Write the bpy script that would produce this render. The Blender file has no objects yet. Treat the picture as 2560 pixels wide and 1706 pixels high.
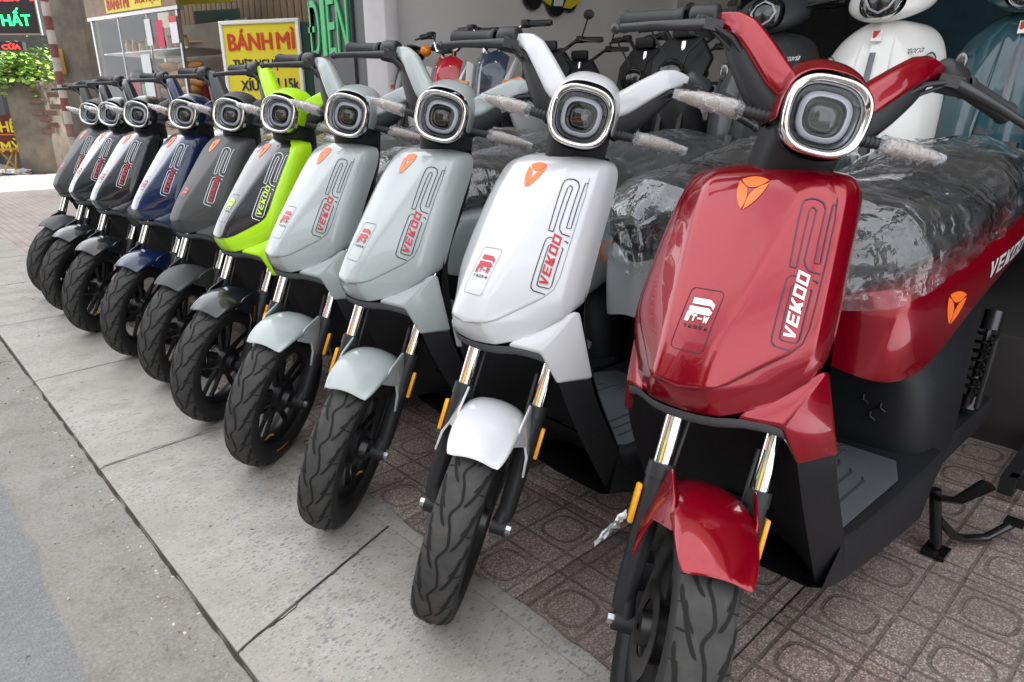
import bpy, bmesh, math, random
from mathutils import Vector, Matrix, noise
from mathutils.bvhtree import BVHTree
R = math.radians
sin, cos, pi = math.sin, math.cos, math.pi
random.seed(7)
scene = bpy.context.scene
COL = scene.collection

# ------------------------------------------------------------------ camera
# world: x runs from the street into the shop, y runs along the kerb away from the viewer
cd = bpy.data.cameras.new('camera')
cam = bpy.data.objects.new('camera', cd)
COL.objects.link(cam)
cam.location = (0, 0, 1.0)
cam.rotation_euler = (R(90 - 18.62), 0, R(-43.55))
cd.sensor_width = 36
cd.lens = 1690.5 / 2560 * 36
cd.clip_start = .02
cd.clip_end = 500
scene.camera = cam

# ------------------------------------------------------------------ light
SUN_EL, SUN_AZ = 69, -12          # the sun stands behind the shop house: the forecourt lies in its shade
w = bpy.data.worlds.new('World')
scene.world = w
w.use_nodes = True
nt = w.node_tree
bg = nt.nodes['Background']
sky = nt.nodes.new('ShaderNodeTexSky')
sky.sky_type = 'NISHITA'
sky.sun_disc = False
sky.sun_elevation = R(SUN_EL)
sky.sun_rotation = R(90 - SUN_AZ)
sky.air_density = 1.0
sky.dust_density = 3.0
sky.ozone_density = 1.0
tc = nt.nodes.new('ShaderNodeTexCoord')
mp = nt.nodes.new('ShaderNodeMapping')
mp.inputs['Scale'].default_value = (1.6, 1.6, 4.5)
nz = nt.nodes.new('ShaderNodeTexNoise')
nz.inputs['Scale'].default_value = 1.5
nz.inputs['Detail'].default_value = 7
nz.inputs['Roughness'].default_value = .55
rp = nt.nodes.new('ShaderNodeValToRGB')
rp.color_ramp.elements[0].position = .30
rp.color_ramp.elements[0].color = (.35, .35, .35, 1)
rp.color_ramp.elements[1].position = .52
mx = nt.nodes.new('ShaderNodeMix')
mx.data_type = 'RGBA'
nt.links.new(tc.outputs['Generated'], mp.inputs['Vector'])
nt.links.new(mp.outputs[0], nz.inputs['Vector'])
nt.links.new(nz.outputs[0], rp.inputs[0])
nt.links.new(rp.outputs[0], mx.inputs['Factor'])
nt.links.new(sky.outputs[0], mx.inputs['A'])
mx.inputs['B'].default_value = (8.9, 9.05, 9.35, 1)      # bright thin cloud over the whole sky
nt.links.new(mx.outputs['Result'], bg.inputs[0])
bg.inputs[1].default_value = .15
sl = bpy.data.lights.new('sun', 'SUN')
sl.energy = 5.0
sl.angle = R(.6)
sl.color = (1, .94, .85)
sun = bpy.data.objects.new('sun', sl)
COL.objects.link(sun)
sd = Vector((cos(R(SUN_EL)) * cos(R(SUN_AZ)), cos(R(SUN_EL)) * sin(R(SUN_AZ)), sin(R(SUN_EL))))
sun.rotation_euler = (-sd).to_track_quat('-Z', 'Y').to_euler()
vs = scene.view_settings
vs.view_transform = 'Standard'
vs.look = 'None'
vs.exposure = 1.24
vs.gamma = 1
vs.use_curve_mapping = False

cy = scene.cycles
cy.max_bounces = 6
cy.diffuse_bounces = 3
cy.glossy_bounces = 4
cy.transmission_bounces = 4
cy.transparent_max_bounces = 6
cy.caustics_reflective = False
cy.caustics_refractive = False

# ------------------------------------------------------------------ helpers
def mat(name, col, rough=.5, metal=0., coat=0., coatr=.03, spec=.5, noise_amt=0., noise_scale=40., bump=0., bump_scale=200., emit=None, estr=0., trans=0., alpha=1., flake=0.):
    m = bpy.data.materials.new(name)
    m.use_nodes = True
    n = m.node_tree.nodes
    l = m.node_tree.links
    b = n['Principled BSDF']
    b.inputs['Base Color'].default_value = (*col, 1)
    b.inputs['Roughness'].default_value = rough
    b.inputs['Metallic'].default_value = metal
    b.inputs['Coat Weight'].default_value = coat
    b.inputs['Coat Roughness'].default_value = coatr
    b.inputs['Specular IOR Level'].default_value = spec
    b.inputs['Transmission Weight'].default_value = trans
    b.inputs['Alpha'].default_value = alpha
    if emit:
        b.inputs['Emission Color'].default_value = (*emit, 1)
        b.inputs['Emission Strength'].default_value = estr
    if noise_amt or bump:
        t = n.new('ShaderNodeTexCoord')
        if noise_amt:
            q = n.new('ShaderNodeTexNoise')
            q.inputs['Scale'].default_value = noise_scale
            q.inputs['Detail'].default_value = 5
            l.new(t.outputs['Object'], q.inputs['Vector'])
            x = n.new('ShaderNodeMix')
            x.data_type = 'RGBA'
            x.inputs['A'].default_value = (*[c * (1 - noise_amt) for c in col], 1)
            x.inputs['B'].default_value = (*[min(1, c * (1 + noise_amt)) for c in col], 1)
            l.new(q.outputs[0], x.inputs['Factor'])
            l.new(x.outputs['Result'], b.inputs['Base Color'])
            mr = n.new('ShaderNodeMapRange')
            mr.inputs['To Min'].default_value = max(0, rough - .08)
            mr.inputs['To Max'].default_value = min(1, rough + .08)
            l.new(q.outputs[0], mr.inputs['Value'])
            l.new(mr.outputs[0], b.inputs['Roughness'])
        if bump:
            q = n.new('ShaderNodeTexNoise')
            q.inputs['Scale'].default_value = bump_scale
            q.inputs['Detail'].default_value = 3
            l.new(t.outputs['Object'], q.inputs['Vector'])
            bp = n.new('ShaderNodeBump')
            bp.inputs['Strength'].default_value = bump
            bp.inputs['Distance'].default_value = .002
            l.new(q.outputs[0], bp.inputs['Height'])
            l.new(bp.outputs[0], b.inputs['Normal'])
    return m

BAKE = bpy.data.scenes.new('bake')      # scratch scene in which modifiers are baked; removed at the end
def bake_graph():
    with bpy.context.temp_override(scene=BAKE, view_layer=BAKE.view_layers[0]):
        return bpy.context.evaluated_depsgraph_get()
class MB:
    """collects vertices and faces of one mesh"""
    def __init__(s):
        s.v, s.f, s.m, s.cr = [], [], [], []
    def add(s, vs_, fs, m=0):
        o = len(s.v)
        s.v += [Vector(p) for p in vs_]
        for q in fs:
            s.f.append(tuple(o + i for i in q))
            s.m.append(m)
        return o
    def grid(s, rows, m=0, close=False, mf=None, flip=False):
        o = len(s.v)
        nr, nc = len(rows), len(rows[0])
        for r in rows:
            s.v += [Vector(p) for p in r]
        for i in range(nr - 1):
            for j in range(nc if close else nc - 1):
                a, b = o + i * nc + j, o + i * nc + (j + 1) % nc
                q = (a, b, b + nc, a + nc)
                s.f.append(q[::-1] if flip else q)
                s.m.append(mf(i, j) if mf else m)
        return o
    def box(s, c, d, m=0, rot=None):
        c = Vector(c)
        P = []
        for x in (-1, 1):
            for y in (-1, 1):
                for z in (-1, 1):
                    p = Vector((x * d[0] / 2, y * d[1] / 2, z * d[2] / 2))
                    if rot is not None:
                        p = rot @ p
                    P.append(c + p)
        s.add(P, [(0, 1, 3, 2), (4, 6, 7, 5), (0, 4, 5, 1), (2, 3, 7, 6), (0, 2, 6, 4), (1, 5, 7, 3)], m)
        return s
    def prism(s, poly, off, m=0):
        n = len(poly)
        off = Vector(off)
        P = [Vector(p) for p in poly] + [Vector(p) + off for p in poly]
        s.add(P, [tuple(range(n))[::-1], tuple(range(n, 2 * n))] + [(i, (i + 1) % n, n + (i + 1) % n, n + i) for i in range(n)], m)
        return s
    def tube(s, path, r, seg=10, m=0, cap=True, flat=None):
        path = [Vector(p) for p in path]
        n = len(path)
        if not isinstance(r, (list, tuple)):
            r = [r] * n
        rows = []
        prev = None
        for i, p in enumerate(path):
            t = (path[min(i + 1, n - 1)] - path[max(i - 1, 0)]).normalized()
            if prev is None:
                a = Vector((0, 0, 1)) if abs(t.z) < .9 else Vector((1, 0, 0))
                a = (a - t * a.dot(t)).normalized()
            else:
                a = (prev - t * prev.dot(t)).normalized()
            prev = a
            b = t.cross(a)
            fa, fb = flat if flat else (1, 1)
            rows.append([p + a * (r[i] * fa * cos(2 * pi * k / seg)) + b * (r[i] * fb * sin(2 * pi * k / seg)) for k in range(seg)])
        o = s.grid(rows, m, close=True)
        if cap:
            s.f.append(tuple(o + k for k in range(seg))[::-1]); s.m.append(m)
            s.f.append(tuple(o + (n - 1) * seg + k for k in range(seg))); s.m.append(m)
        return s
    def lathe(s, prof, c, ax='y', seg=32, m=0, mf=None, a0=0, a1=2 * pi):
        c = Vector(c)
        full = abs(a1 - a0 - 2 * pi) < 1e-6
        rows = []
        for (rr, h) in prof:
            row = []
            for k in range(seg if full else seg + 1):
                t = a0 + (a1 - a0) * k / seg
                u, v_ = rr * cos(t), rr * sin(t)
                p = {'y': (u, h, v_), 'z': (u, v_, h), 'x': (h, u, v_)}[ax]
                row.append(c + Vector(p))
            rows.append(row)
        s.grid(rows, m, close=full, mf=mf)
        return s
    def ball(s, c, r, seg=10, m=0, sc=(1, 1, 1)):
        prof = [(r * sin(pi * i / (seg // 2 + 1)), r * cos(pi * i / (seg // 2 + 1))) for i in range(0, seg // 2 + 2)]
        o = len(s.v)
        s.lathe([(max(a, r * .02), h) for a, h in prof], (0, 0, 0), 'z', seg, m)
        for i in range(o, len(s.v)):
            p = s.v[i]
            s.v[i] = Vector((p.x * sc[0], p.y * sc[1], p.z * sc[2])) + Vector(c)
        return s
    def mirror(s):
        o = len(s.v)
        s.v += [Vector((p.x, -p.y, p.z)) for p in s.v[:o]]
        nf = len(s.f)
        for i in range(nf):
            s.f.append(tuple(k + o for k in s.f[i])[::-1])
            s.m.append(s.m[i])
        return s
    def xform(s, M):
        s.v = [M @ p for p in s.v]
        return s

def mesh(name, b, smooth=40, sub=0, bevel=0., solid=0., crease=None, weld=True, seg=2):
    me = bpy.data.meshes.new(name)
    me.from_pydata([tuple(p) for p in b.v], [], b.f)
    me.polygons.foreach_set('material_index', b.m)
    nm = max(b.m) + 1 if b.m else 1
    bm = bmesh.new()
    bm.from_mesh(me)
    if weld:
        bmesh.ops.remove_doubles(bm, verts=bm.verts, dist=1e-5)
    bmesh.ops.recalc_face_normals(bm, faces=bm.faces)
    if crease:
        cl = bm.edges.layers.float.new('crease_edge')
        for e in bm.edges:
            e[cl] = crease(e.verts[0].co, e.verts[1].co)
    bm.to_mesh(me)
    bm.free()
    for i in range(nm):
        me.materials.append(None)
    if sub or bevel or solid:
        o = bpy.data.objects.new('tmp', me)
        BAKE.collection.objects.link(o)
        if solid:
            md = o.modifiers.new('s', 'SOLIDIFY'); md.thickness = solid; md.offset = -1
        if bevel:
            md = o.modifiers.new('b', 'BEVEL'); md.width = bevel; md.segments = seg; md.limit_method = 'ANGLE'; md.angle_limit = R(35)
        if sub:
            md = o.modifiers.new('u', 'SUBSURF'); md.levels = sub; md.render_levels = sub
        dg = bake_graph()
        me2 = bpy.data.meshes.new_from_object(o.evaluated_get(dg))
        bpy.data.objects.remove(o)
        bpy.data.meshes.remove(me)
        me = me2
        me.name = name
    me.shade_smooth()
    if smooth < 180:
        me.set_sharp_from_angle(angle=R(smooth))
    return me

def put(name, me, mats, parent=None, mtx=None):
    o = bpy.data.objects.new(name, me)
    COL.objects.link(o)
    if not isinstance(mats, (list, tuple)):
        mats = [mats]
    for i, m in enumerate(mats):
        if i < len(me.materials) and me.materials[i] is None:
            me.materials[i] = m
        elif i < len(me.materials) and me.materials[i] != m:
            o.material_slots[i].link = 'OBJECT'
            o.material_slots[i].material = m
    if parent:
        o.parent = parent
    if mtx is not None:
        o.matrix_basis = mtx
    return o

def obj(name, b, mats, parent=None, **k):
    return put(name, mesh(name, b, **k), mats, parent)

def empty(name, loc, rz=0, label=None, cat=None, group=None):
    o = bpy.data.objects.new(name, None)
    o.empty_display_size = .1
    COL.objects.link(o)
    o.location = loc
    o.rotation_euler = (0, 0, rz)
    if label:
        tag(o, label, cat, group)
    return o

def tag(o, label, cat, group=None, kind=None):
    o['label'] = label
    o['category'] = cat
    if group:
        o['group'] = group
    if kind:
        o['kind'] = kind
    return o

def struct(o):
    o['kind'] = 'structure'
    return o

def text_mesh(s, size=1., bold=0., extrude=.0, shear=0., spacing=1.):
    c = bpy.data.curves.new('t', 'FONT')
    c.body = s
    c.size = size
    c.offset = bold
    c.extrude = extrude
    c.shear = shear
    c.space_character = spacing
    c.align_x = 'CENTER'
    c.align_y = 'CENTER'
    c.resolution_u = 3
    o = bpy.data.objects.new('t', c)
    BAKE.collection.objects.link(o)
    dg = bake_graph()
    me = bpy.data.meshes.new_from_object(o.evaluated_get(dg))
    bpy.data.objects.remove(o)
    bpy.data.curves.remove(c)
    if not me.materials:
        me.materials.append(None)
    else:
        me.materials[0] = None
    return me

def fit_text(s, w_, h_, **k):
    """text mesh scaled to a width and a height, centred, lying in the x/y plane"""
    me = text_mesh(s, **k)
    xs = [v.co.x for v in me.vertices]; ys = [v.co.y for v in me.vertices]
    cx, cy = (min(xs) + max(xs)) / 2, (min(ys) + max(ys)) / 2
    sx, sy = w_ / (max(xs) - min(xs)), h_ / (max(ys) - min(ys))
    for v in me.vertices:
        v.co = ((v.co.x - cx) * sx, (v.co.y - cy) * sy, v.co.z)
    return me
# ------------------------------------------------------------------ ground materials
class NT:
    def __init__(s, name):
        s.m = bpy.data.materials.new(name)
        s.m.use_nodes = True
        s.t = s.m.node_tree
        s.b = s.t.nodes['Principled BSDF']
        s.co = s.t.nodes.new('ShaderNodeTexCoord')
        s.geo = s.t.nodes.new('ShaderNodeNewGeometry')
    def n(s, kind, **k):
        q = s.t.nodes.new('ShaderNode' + kind)
        for a, v in k.items():
            setattr(q, a, v)
        return q
    def l(s, a, b):
        s.t.links.new(a, b)
    def val(s, q, **k):
        for a, v in k.items():
            i = q.inputs[a.replace('_', ' ')]
            if hasattr(v, 'is_linked') or hasattr(v, 'links'):
                s.l(v, i)
            else:
                i.default_value = v
        return q
    def noise(s, vec, scale, detail=4, rough=.5):
        q = s.n('TexNoise')
        s.l(vec, q.inputs['Vector'])
        q.inputs['Scale'].default_value = scale
        q.inputs['Detail'].default_value = detail
        q.inputs['Roughness'].default_value = rough
        return q.outputs[0]
    def voro(s, vec, scale, out='Distance', feature='F1'):
        q = s.n('TexVoronoi', feature=feature)
        s.l(vec, q.inputs['Vector'])
        q.inputs['Scale'].default_value = scale
        return q.outputs[out]
    def ramp(s, fac, stops):
        q = s.n('ValToRGB')
        s.l(fac, q.inputs[0])
        e = q.color_ramp.elements
        while len(e) < len(stops):
            e.new(.5)
        for i, (p, c) in enumerate(stops):
            e[i].position = p
            e[i].color = (*c, 1) if isinstance(c, tuple) else (c, c, c, 1)
        return q.outputs[0]
    def mix(s, fac, a, b, mode='MIX'):
        q = s.n('Mix', data_type='RGBA', blend_type=mode)
        for k, v in (('Factor', fac), ('A', a), ('B', b)):
            if hasattr(v, 'links'):
                s.l(v, q.inputs[k])
            elif k == 'Factor':
                q.inputs[k].default_value = v
            else:
                q.inputs[k].default_value = (*v, 1)
        return q.outputs['Result']
    def math(s, op, a, b=None, c=None):
        q = s.n('Math', operation=op)
        for i, v in enumerate((a, b, c)):
            if v is None:
                continue
            if hasattr(v, 'links'):
                s.l(v, q.inputs[i])
            else:
                q.inputs[i].default_value = v
        return q.outputs[0]
    def bump(s, h, strength=.5, dist=.003):
        q = s.n('Bump')
        s.l(h, q.inputs['Height'])
        q.inputs['Strength'].default_value = strength
        q.inputs['Distance'].default_value = dist
        s.l(q.outputs[0], s.b.inputs['Normal'])
    def out(s, col, rough=None):
        s.l(col, s.b.inputs['Base Color'])
        if rough is not None:
            if hasattr(rough, 'links'):
                s.l(rough, s.b.inputs['Roughness'])
            else:
                s.b.inputs['Roughness'].default_value = rough
        return s.m

def asphalt():
    t = NT('asphalt')
    P = t.geo.outputs['Position']
    big = t.noise(P, 1.3, 6, .6)
    fine = t.noise(P, 160, 3, .6)
    agg = t.voro(P, 150, 'Color')
    c = t.ramp(big, [(.3, (.150, .152, .155)), (.7, (.205, .206, .207))])
    sg_ = t.n('SeparateColor')
    t.l(agg, sg_.inputs[0])
    c = t.mix(.35, c, t.ramp(sg_.outputs[0], [(0., .25), (.7, .5), (1., .8)]), 'OVERLAY')
    c = t.mix(t.math('MULTIPLY', t.ramp(fine, [(.35, 0.), (.75, 1.)]), .5), c, (.24, .245, .25))
    t.bump(t.math('ADD', fine, t.voro(P, 150)), .55, .004)
    return t.out(c, .85)

def gutter():
    t = NT('gutter_concrete')
    P = t.geo.outputs['Position']
    big = t.noise(P, 2.6, 7, .65)
    fine = t.noise(P, 120, 4, .7)
    dirt = t.noise(P, 9, 6, .7)
    c = t.ramp(big, [(.28, (.185, .172, .152)), (.5, (.235, .223, .203)), (.72, (.272, .264, .25))])
    c = t.mix(t.ramp(dirt, [(.5, 0.), (.72, .55)]), c, (.10, .085, .065))
    c = t.mix(t.math('MULTIPLY', t.ramp(fine, [(.4, 0.), (.8, 1.)]), .45), c, (.31, .30, .285))
    pb = t.n('SeparateColor')
    t.l(t.voro(P, 190, 'Color'), pb.inputs[0])
    c = t.mix(t.math('MULTIPLY', t.math('GREATER_THAN', pb.outputs[0], .8), .32), c, (.12, .118, .115))
    c = t.mix(t.math('MULTIPLY', t.math('GREATER_THAN', pb.outputs[1], .88), .35), c, (.32, .31, .295))
    t.bump(t.math('ADD', t.math('MULTIPLY', fine, .5), t.math('MULTIPLY', dirt, .8)), .8, .007)
    return t.out(c, .9)

def apron():
    t = NT('apron_concrete')
    P = t.geo.outputs['Position']
    big = t.noise(P, 2.2, 6, .6)
    mid = t.noise(P, 14, 5, .6)
    fine = t.noise(P, 210, 3, .65)
    c = t.ramp(big, [(.3, (.250, .233, .208)), (.5, (.325, .308, .282)), (.72, (.385, .370, .346))])
    c = t.mix(t.ramp(mid, [(.45, 0.), (.7, .5)]), c, (.25, .232, .205))
    stain = t.noise(P, 4.3, 7, .7)
    c = t.mix(t.ramp(stain, [(.50, 0.), (.68, .72)]), c, (.19, .170, .145))
    # stone chips showing in the worn face, in patches
    w = t.n('Mapping')
    t.l(P, w.inputs['Vector'])
    w.inputs['Rotation'].default_value = (0, 0, .8)
    w.inputs['Scale'].default_value = (1, 1.7, 1)
    for sc, th, cc in ((46, .26, (.145, .158, .170)), (72, .28, (.155, .165, .175)), (120, .28, (.17, .175, .18)), (95, .22, (.42, .405, .38))):
        d = t.voro(w.outputs[0], sc)
        q = t.n('TexVoronoi')
        t.l(w.outputs[0], q.inputs['Vector'])
        q.inputs['Scale'].default_value = sc
        sep = t.n('SeparateColor')
        t.l(q.outputs['Color'], sep.inputs[0])
        pick = t.math('GREATER_THAN', sep.outputs[0], .80 if cc[0] > .3 else .55)
        shape = t.ramp(d, [(th + .04, 1.), (th + .09, 0.)])
        patch = t.ramp(t.noise(P, 1.7 + sc * .01, 3), [(.40, .10), (.58, .85)])
        c = t.mix(t.math('MULTIPLY', t.math('MULTIPLY', pick, shape), patch), c, cc)
    c = t.mix(t.math('MULTIPLY', t.ramp(fine, [(.42, 0.), (.8, 1.)]), .4), c, (.42, .405, .38))
    t.bump(t.math('ADD', t.math('MULTIPLY', fine, .35), mid), .5, .004)
    return t.out(c, .82)

def terrazzo(cell=.207):
    """washed terrazzo pavement tile: grit, a grid of grooves and round grooves, in the tile's own coordinates"""
    t = NT('terrazzo_tile')
    O = t.co.outputs['Object']
    P = t.geo.outputs['Position']
    sp = t.n('SeparateXYZ')
    t.l(O, sp.inputs[0])
    def fold(v, off):
        a = t.math('ADD', v, off)
        a = t.math('DIVIDE', a, cell)
        a = t.math('FRACT', a)
        a = t.math('SUBTRACT', a, .5)
        return t.math('MULTIPLY', a, cell)     # -cell/2 .. cell/2, 0 in the middle of the cell
    cx, cy = fold(sp.outputs[0], cell * 4), fold(sp.outputs[1], cell * 4)
    ax, ay = t.math('ABSOLUTE', cx), t.math('ABSOLUTE', cy)
    def line(v, at, w_):
        d = t.math('ABSOLUTE', t.math('SUBTRACT', v, at))
        q = t.n('MapRange', interpolation_type='SMOOTHSTEP')
        t.l(d, q.inputs['Value'])
        q.inputs['From Min'].default_value = w_ * .55
        q.inputs['From Max'].default_value = w_
        q.inputs['To Min'].default_value = 1
        q.inputs['To Max'].default_value = 0
        return q.outputs[0]
    r4 = t.math('POWER', t.math('ADD', t.math('POWER', ax, 3), t.math('POWER', ay, 3)), 1 / 3)
    ring = line(r4, .050, .0058)
    g = ring
    out1 = t.math('GREATER_THAN', r4, .05)
    sec = t.math('MAXIMUM', line(ax, .0700, .0056), line(ay, .0700, .0056))
    g = t.math('MAXIMUM', g, t.math('MULTIPLY', sec, out1))
    big = t.noise(P, 2.1, 5, .6)
    grit = t.voro(P, 330, 'Color')
    sep = t.n('SeparateColor')
    t.l(grit, sep.inputs[0])
    q = t.ramp(sep.outputs[0], [(0., (.150, .110, .100)), (.35, (.225, .172, .157)), (.62, (.28, .222, .204)), (.80, (.39, .335, .312)), (.92, (.54, .49, .455))])
    # individual tiles and worn patches differ
    oi = t.n('ObjectInfo')
    tint = t.ramp(oi.outputs['Random'], [(0., (.62, .58, .58)), (.4, (.90, .88, .88)), (.7, (1.0, .95, .93)), (1., (1.18, 1.05, 1.0))])
    q = t.mix(1., q, tint, 'MULTIPLY')
    q = t.mix(t.ramp(big, [(.4, 0.), (.7, .5)]), q, t.mix(.5, q, (.20, .175, .16)))
    dirt = t.noise(P, 25, 4)
    soot = t.noise(P, 1.1, 6, .75)
    q = t.mix(t.ramp(soot, [(.50, 0.), (.68, .45)]), q, (.105, .083, .074))
    pale = t.noise(P, 3.3, 7, .8)
    q = t.mix(t.ramp(pale, [(.60, 0.), (.74, .45)]), q, (.40, .36, .34))
    q = t.mix(t.math('MULTIPLY', g, t.ramp(t.noise(P, 5, 4), [(.35, .35), (.65, .75)])), q, t.ramp(dirt, [(.3, (.045, .038, .032)), (.7, (.09, .075, .062))]))
    h = t.math('SUBTRACT', t.math('MULTIPLY', sep.outputs[0], .12), g)
    t.bump(h, .55, .004)
    return t.out(q, t.ramp(big, [(.3, .62), (.7, .82)]))

def brick_pave():
    t = NT('far_paving')
    P = t.geo.outputs['Position']
    b = t.n('TexBrick')
    m = t.n('Mapping')
    t.l(P, m.inputs['Vector'])
    m.inputs['Rotation'].default_value = (0, 0, R(90))
    t.l(m.outputs[0], b.inputs['Vector'])
    b.inputs['Scale'].default_value = 4.2
    b.inputs['Mortar Size'].default_value = .018
    b.inputs['Color1'].default_value = (.27, .215, .20, 1)
    b.inputs['Color2'].default_value = (.34, .28, .265, 1)
    b.inputs['Mortar'].default_value = (.16, .13, .12, 1)
    c = t.mix(t.ramp(t.noise(P, 1.6, 5), [(.35, 0.), (.7, .6)]), b.outputs[0], (.36, .34, .32))
    return t.out(c, .85)

M_ASPH, M_GUT, M_APR, M_TER, M_PAVE = asphalt(), gutter(), apron(), terrazzo(), brick_pave()

# ------------------------------------------------------------------ ground
b = MB()
b.box((-29.85, 10, -.1), (60.44, 120, .14))
struct(obj('road', b, M_ASPH))
KX, GX, TX = .344, .125, .806
# gutter strip, with a ragged edge against the asphalt
b = MB()
rows = []
for i in range(160):
    y = -2 + i * .12
    e = GX + .02 * noise.noise(Vector((y * 1.1, 3, 0))) + .016 * noise.noise(Vector((y * 5.7, 9, 0)))
    rows.append([(e - .006, y, -.031), (e, y, -.024), (KX + .03, y, -.018)])
b.grid(rows)
struct(obj('gutter', b, M_GUT))
# apron slabs of worn concrete
ap = struct(obj('apron', MB().box((.6, 8, -.06), (.5, 24, .06)), mat('mortar_dirt', (.07, .06, .05), .95)))
ys = [-1.9, -.9, .1, 1.14, 2.14, 3.09, 4.06, 5.06, 6.06, 7.06, 8.06, 9.06, 10.1, 11.1]
for i in range(len(ys) - 1):
    b = MB()
    n = 14
    y0, y1 = ys[i] + .004, ys[i + 1] - .004
    sk0 = .16 if abs(ys[i] - 1.14) < .01 else .03
    sk1 = .16 if abs(ys[i + 1] - 1.14) < .01 else .03
    rows = []
    for k in range(n + 1):
        u = k / n
        row = []
        for x, z in ((KX - .004, -.03), (KX, -.004), (KX + .012, .0), (KX + .2, .0), (.79, .0), (TX - .004, -.001), (TX - .002, -.03)):
            q = (x - KX) / (TX - KX)
            jx = .006 * noise.noise(Vector((y0 + u, 2.2, x * 3))) if x < .4 else .0
            jy = 0
            if k in (0, n):
                jy = .006 * noise.noise(Vector((x * 14, y0 + u, 1.7)))
            ya, yb = y0 + sk0 * q, y1 + sk1 * q
            row.append((x + jx, ya + (yb - ya) * u + jy, z))
        rows.append(row)
    b.grid(rows)
    b.f.append(tuple(range(7))); b.m.append(0)
    b.f.append(tuple(range(n * 7, n * 7 + 7))[::-1]); b.m.append(0)
    obj('slab', b, M_APR, ap, smooth=30)
# dirt packed against the kerb, and a crack across the slab
b = MB()
rows = []
for i in range(330):
    y = -1.5 + i * .04
    wd = .008 + .012 * noise.noise(Vector((y * 3.1, 1, 0))) + .009 * noise.noise(Vector((y * 17, 2, 0)))
    wd = max(.002, wd)
    rows.append([(KX - wd, y, -.0195), (KX - wd * .4, y, -.0155), (KX - .0055, y, -.0045 + .003 * noise.noise(Vector((y * 9, 7, 0))))])
b.grid(rows)
dk = obj('kerb_dirt', b, mat('packed_dirt', (.048, .041, .033), .95, noise_amt=.5, noise_scale=60), ap, smooth=180)
b = MB()
for (p0, p1, w_, sd0) in (((KX + .003, 1.135), (TX - .01, 1.295), .0019, 1), ((KX + .01, 2.145), (.70, 2.175), .0016, 9)):
    rows = []
    for i in range(41):
        t_ = i / 40
        x = p0[0] + (p1[0] - p0[0]) * t_
        y = p0[1] + (p1[1] - p0[1]) * t_ + .014 * noise.noise(Vector((t_ * 6, sd0, 0))) + .007 * noise.noise(Vector((t_ * 22, sd0, 3)))
        ww = w_ * (.7 + 1.3 * noise.noise(Vector((t_ * 13, sd0, 8))))
        ww = max(.0008, ww)
        rows.append([(x, y - ww, .0011), (x, y + ww, .0011)])
    b.grid(rows)
obj('crack', b, mat('crack_dark', (.022, .018, .014), .95), ap)
# mortar spilt over the edge of the tiling
b = MB()
rows = []
for i in range(110):
    y = -1.2 + i * .06
    e = TX + .035 + .05 * noise.noise(Vector((y * 2.3, 5, 0))) + .03 * noise.noise(Vector((y * 9, 5, 3)))
    rows.append([(TX - .012, y, .0022), (max(e - .012, TX - .006), y, .0032), (max(e, TX - .002), y, .0012)])
b.grid(rows)
obj('mortar_seam', b, M_APR, ap, smooth=180)
# terrazzo tiles
sw = struct(obj('sidewalk', MB().box((2.6, 2.2, -.035), (3.7, 6.55, .03)), mat('tile_bed', (.06, .05, .045), .95)))
T = .414
b = MB().box((0, 0, -.0125), (T - .005, T - .005, .025))
tile_me = mesh('tile', b, bevel=.0025)
for i in range(8):
    for j in range(-4, 12):
        o = put('tile', tile_me, M_TER, sw)
        o.location = (TX + T * (i + .5), .462 + T * (j + .5), .0 + random.uniform(-.001, .001))
        o.rotation_euler = (random.uniform(-.002, .002), random.uniform(-.002, .002), R(90) * random.randint(0, 3) + random.uniform(-.003, .003))
b = MB().box((5.6, 14.4, -.03), (9.6, 17.8, .055))
struct(obj('far_pavement', b, M_PAVE))
# ------------------------------------------------------------------ scooter: shapes in its own frame
# x forward, y to its left, z up; origin on the ground below the straight front axle
PARTS = []      # (name, mesh, steered, roles, parent index or None, side)
def part(name, me, roles, steer=False, parent=None, only=None):
    PARTS.append((name, me, steer, roles, parent, only))
    return len(PARTS) - 1
RW = .2163
RAKE = R(23.7)
AXO = Vector((-.236, 0, .6))
AXD = Vector((-sin(RAKE), 0, cos(RAKE)))
FD = Vector((sin(R(22.5)), 0, -cos(R(22.5))))        # down the fork

# --- front shield
SH = [  # xc, z, c, dc, e, de, drop of the edge
    (-.362, .916, .040, .000, .080, .004, .008),
    (-.330, .926, .058, .001, .104, .008, .014),
    (-.288, .921, .074, .002, .123, .018, .014),
    (-.247, .889, .083, .005, .134, .035, .008),
    (-.180, .803, .068, .005, .142, .052, 0),
    (-.108, .712, .047, .004, .150, .078, 0),
    (-.072, .660, .040, .004, .152, .096, -.002),
    (-.052, .617, .043, .006, .153, .124, -.012),
    (-.056, .588, .052, .010, .136, .102, -.022),
    (-.070, .568, .060, .010, .108, .050, -.020),
    (-.120, .566, .056, .010, .100, .046, -.018)]
def shield_row(r):
    xc, z, c, dc, e, de, zd = r
    bk = {.916: .12, .926: .30, .921: .60, .889: .9, .617: .7, .588: .35, .568: .15, .566: .15}.get(z, 1.)
    s = e - .014
    q = (s - c) / (e - c)
    half = [(xc, 0, z), (xc - dc, c, z - zd * .25), (xc - dc - (de - dc) * q * .92, s, z - zd * .75), (xc - de, e, z + .001 - zd), (xc - de - .030 * bk, e + .011 * bk, z + .003 - zd * 1.3), (xc - de - .075 * bk, e + .004 * bk, z + .004 - zd * 1.6)]
    return [(x, -y, z_) for x, y, z_ in half[:0:-1]] + half
b = MB()
rows = [shield_row(r) for r in SH]
b.grid(rows, mf=lambda i, j: 1 if (i >= 7 or j <= 2 or j >= 7) else 0)
CRV = {}
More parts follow.
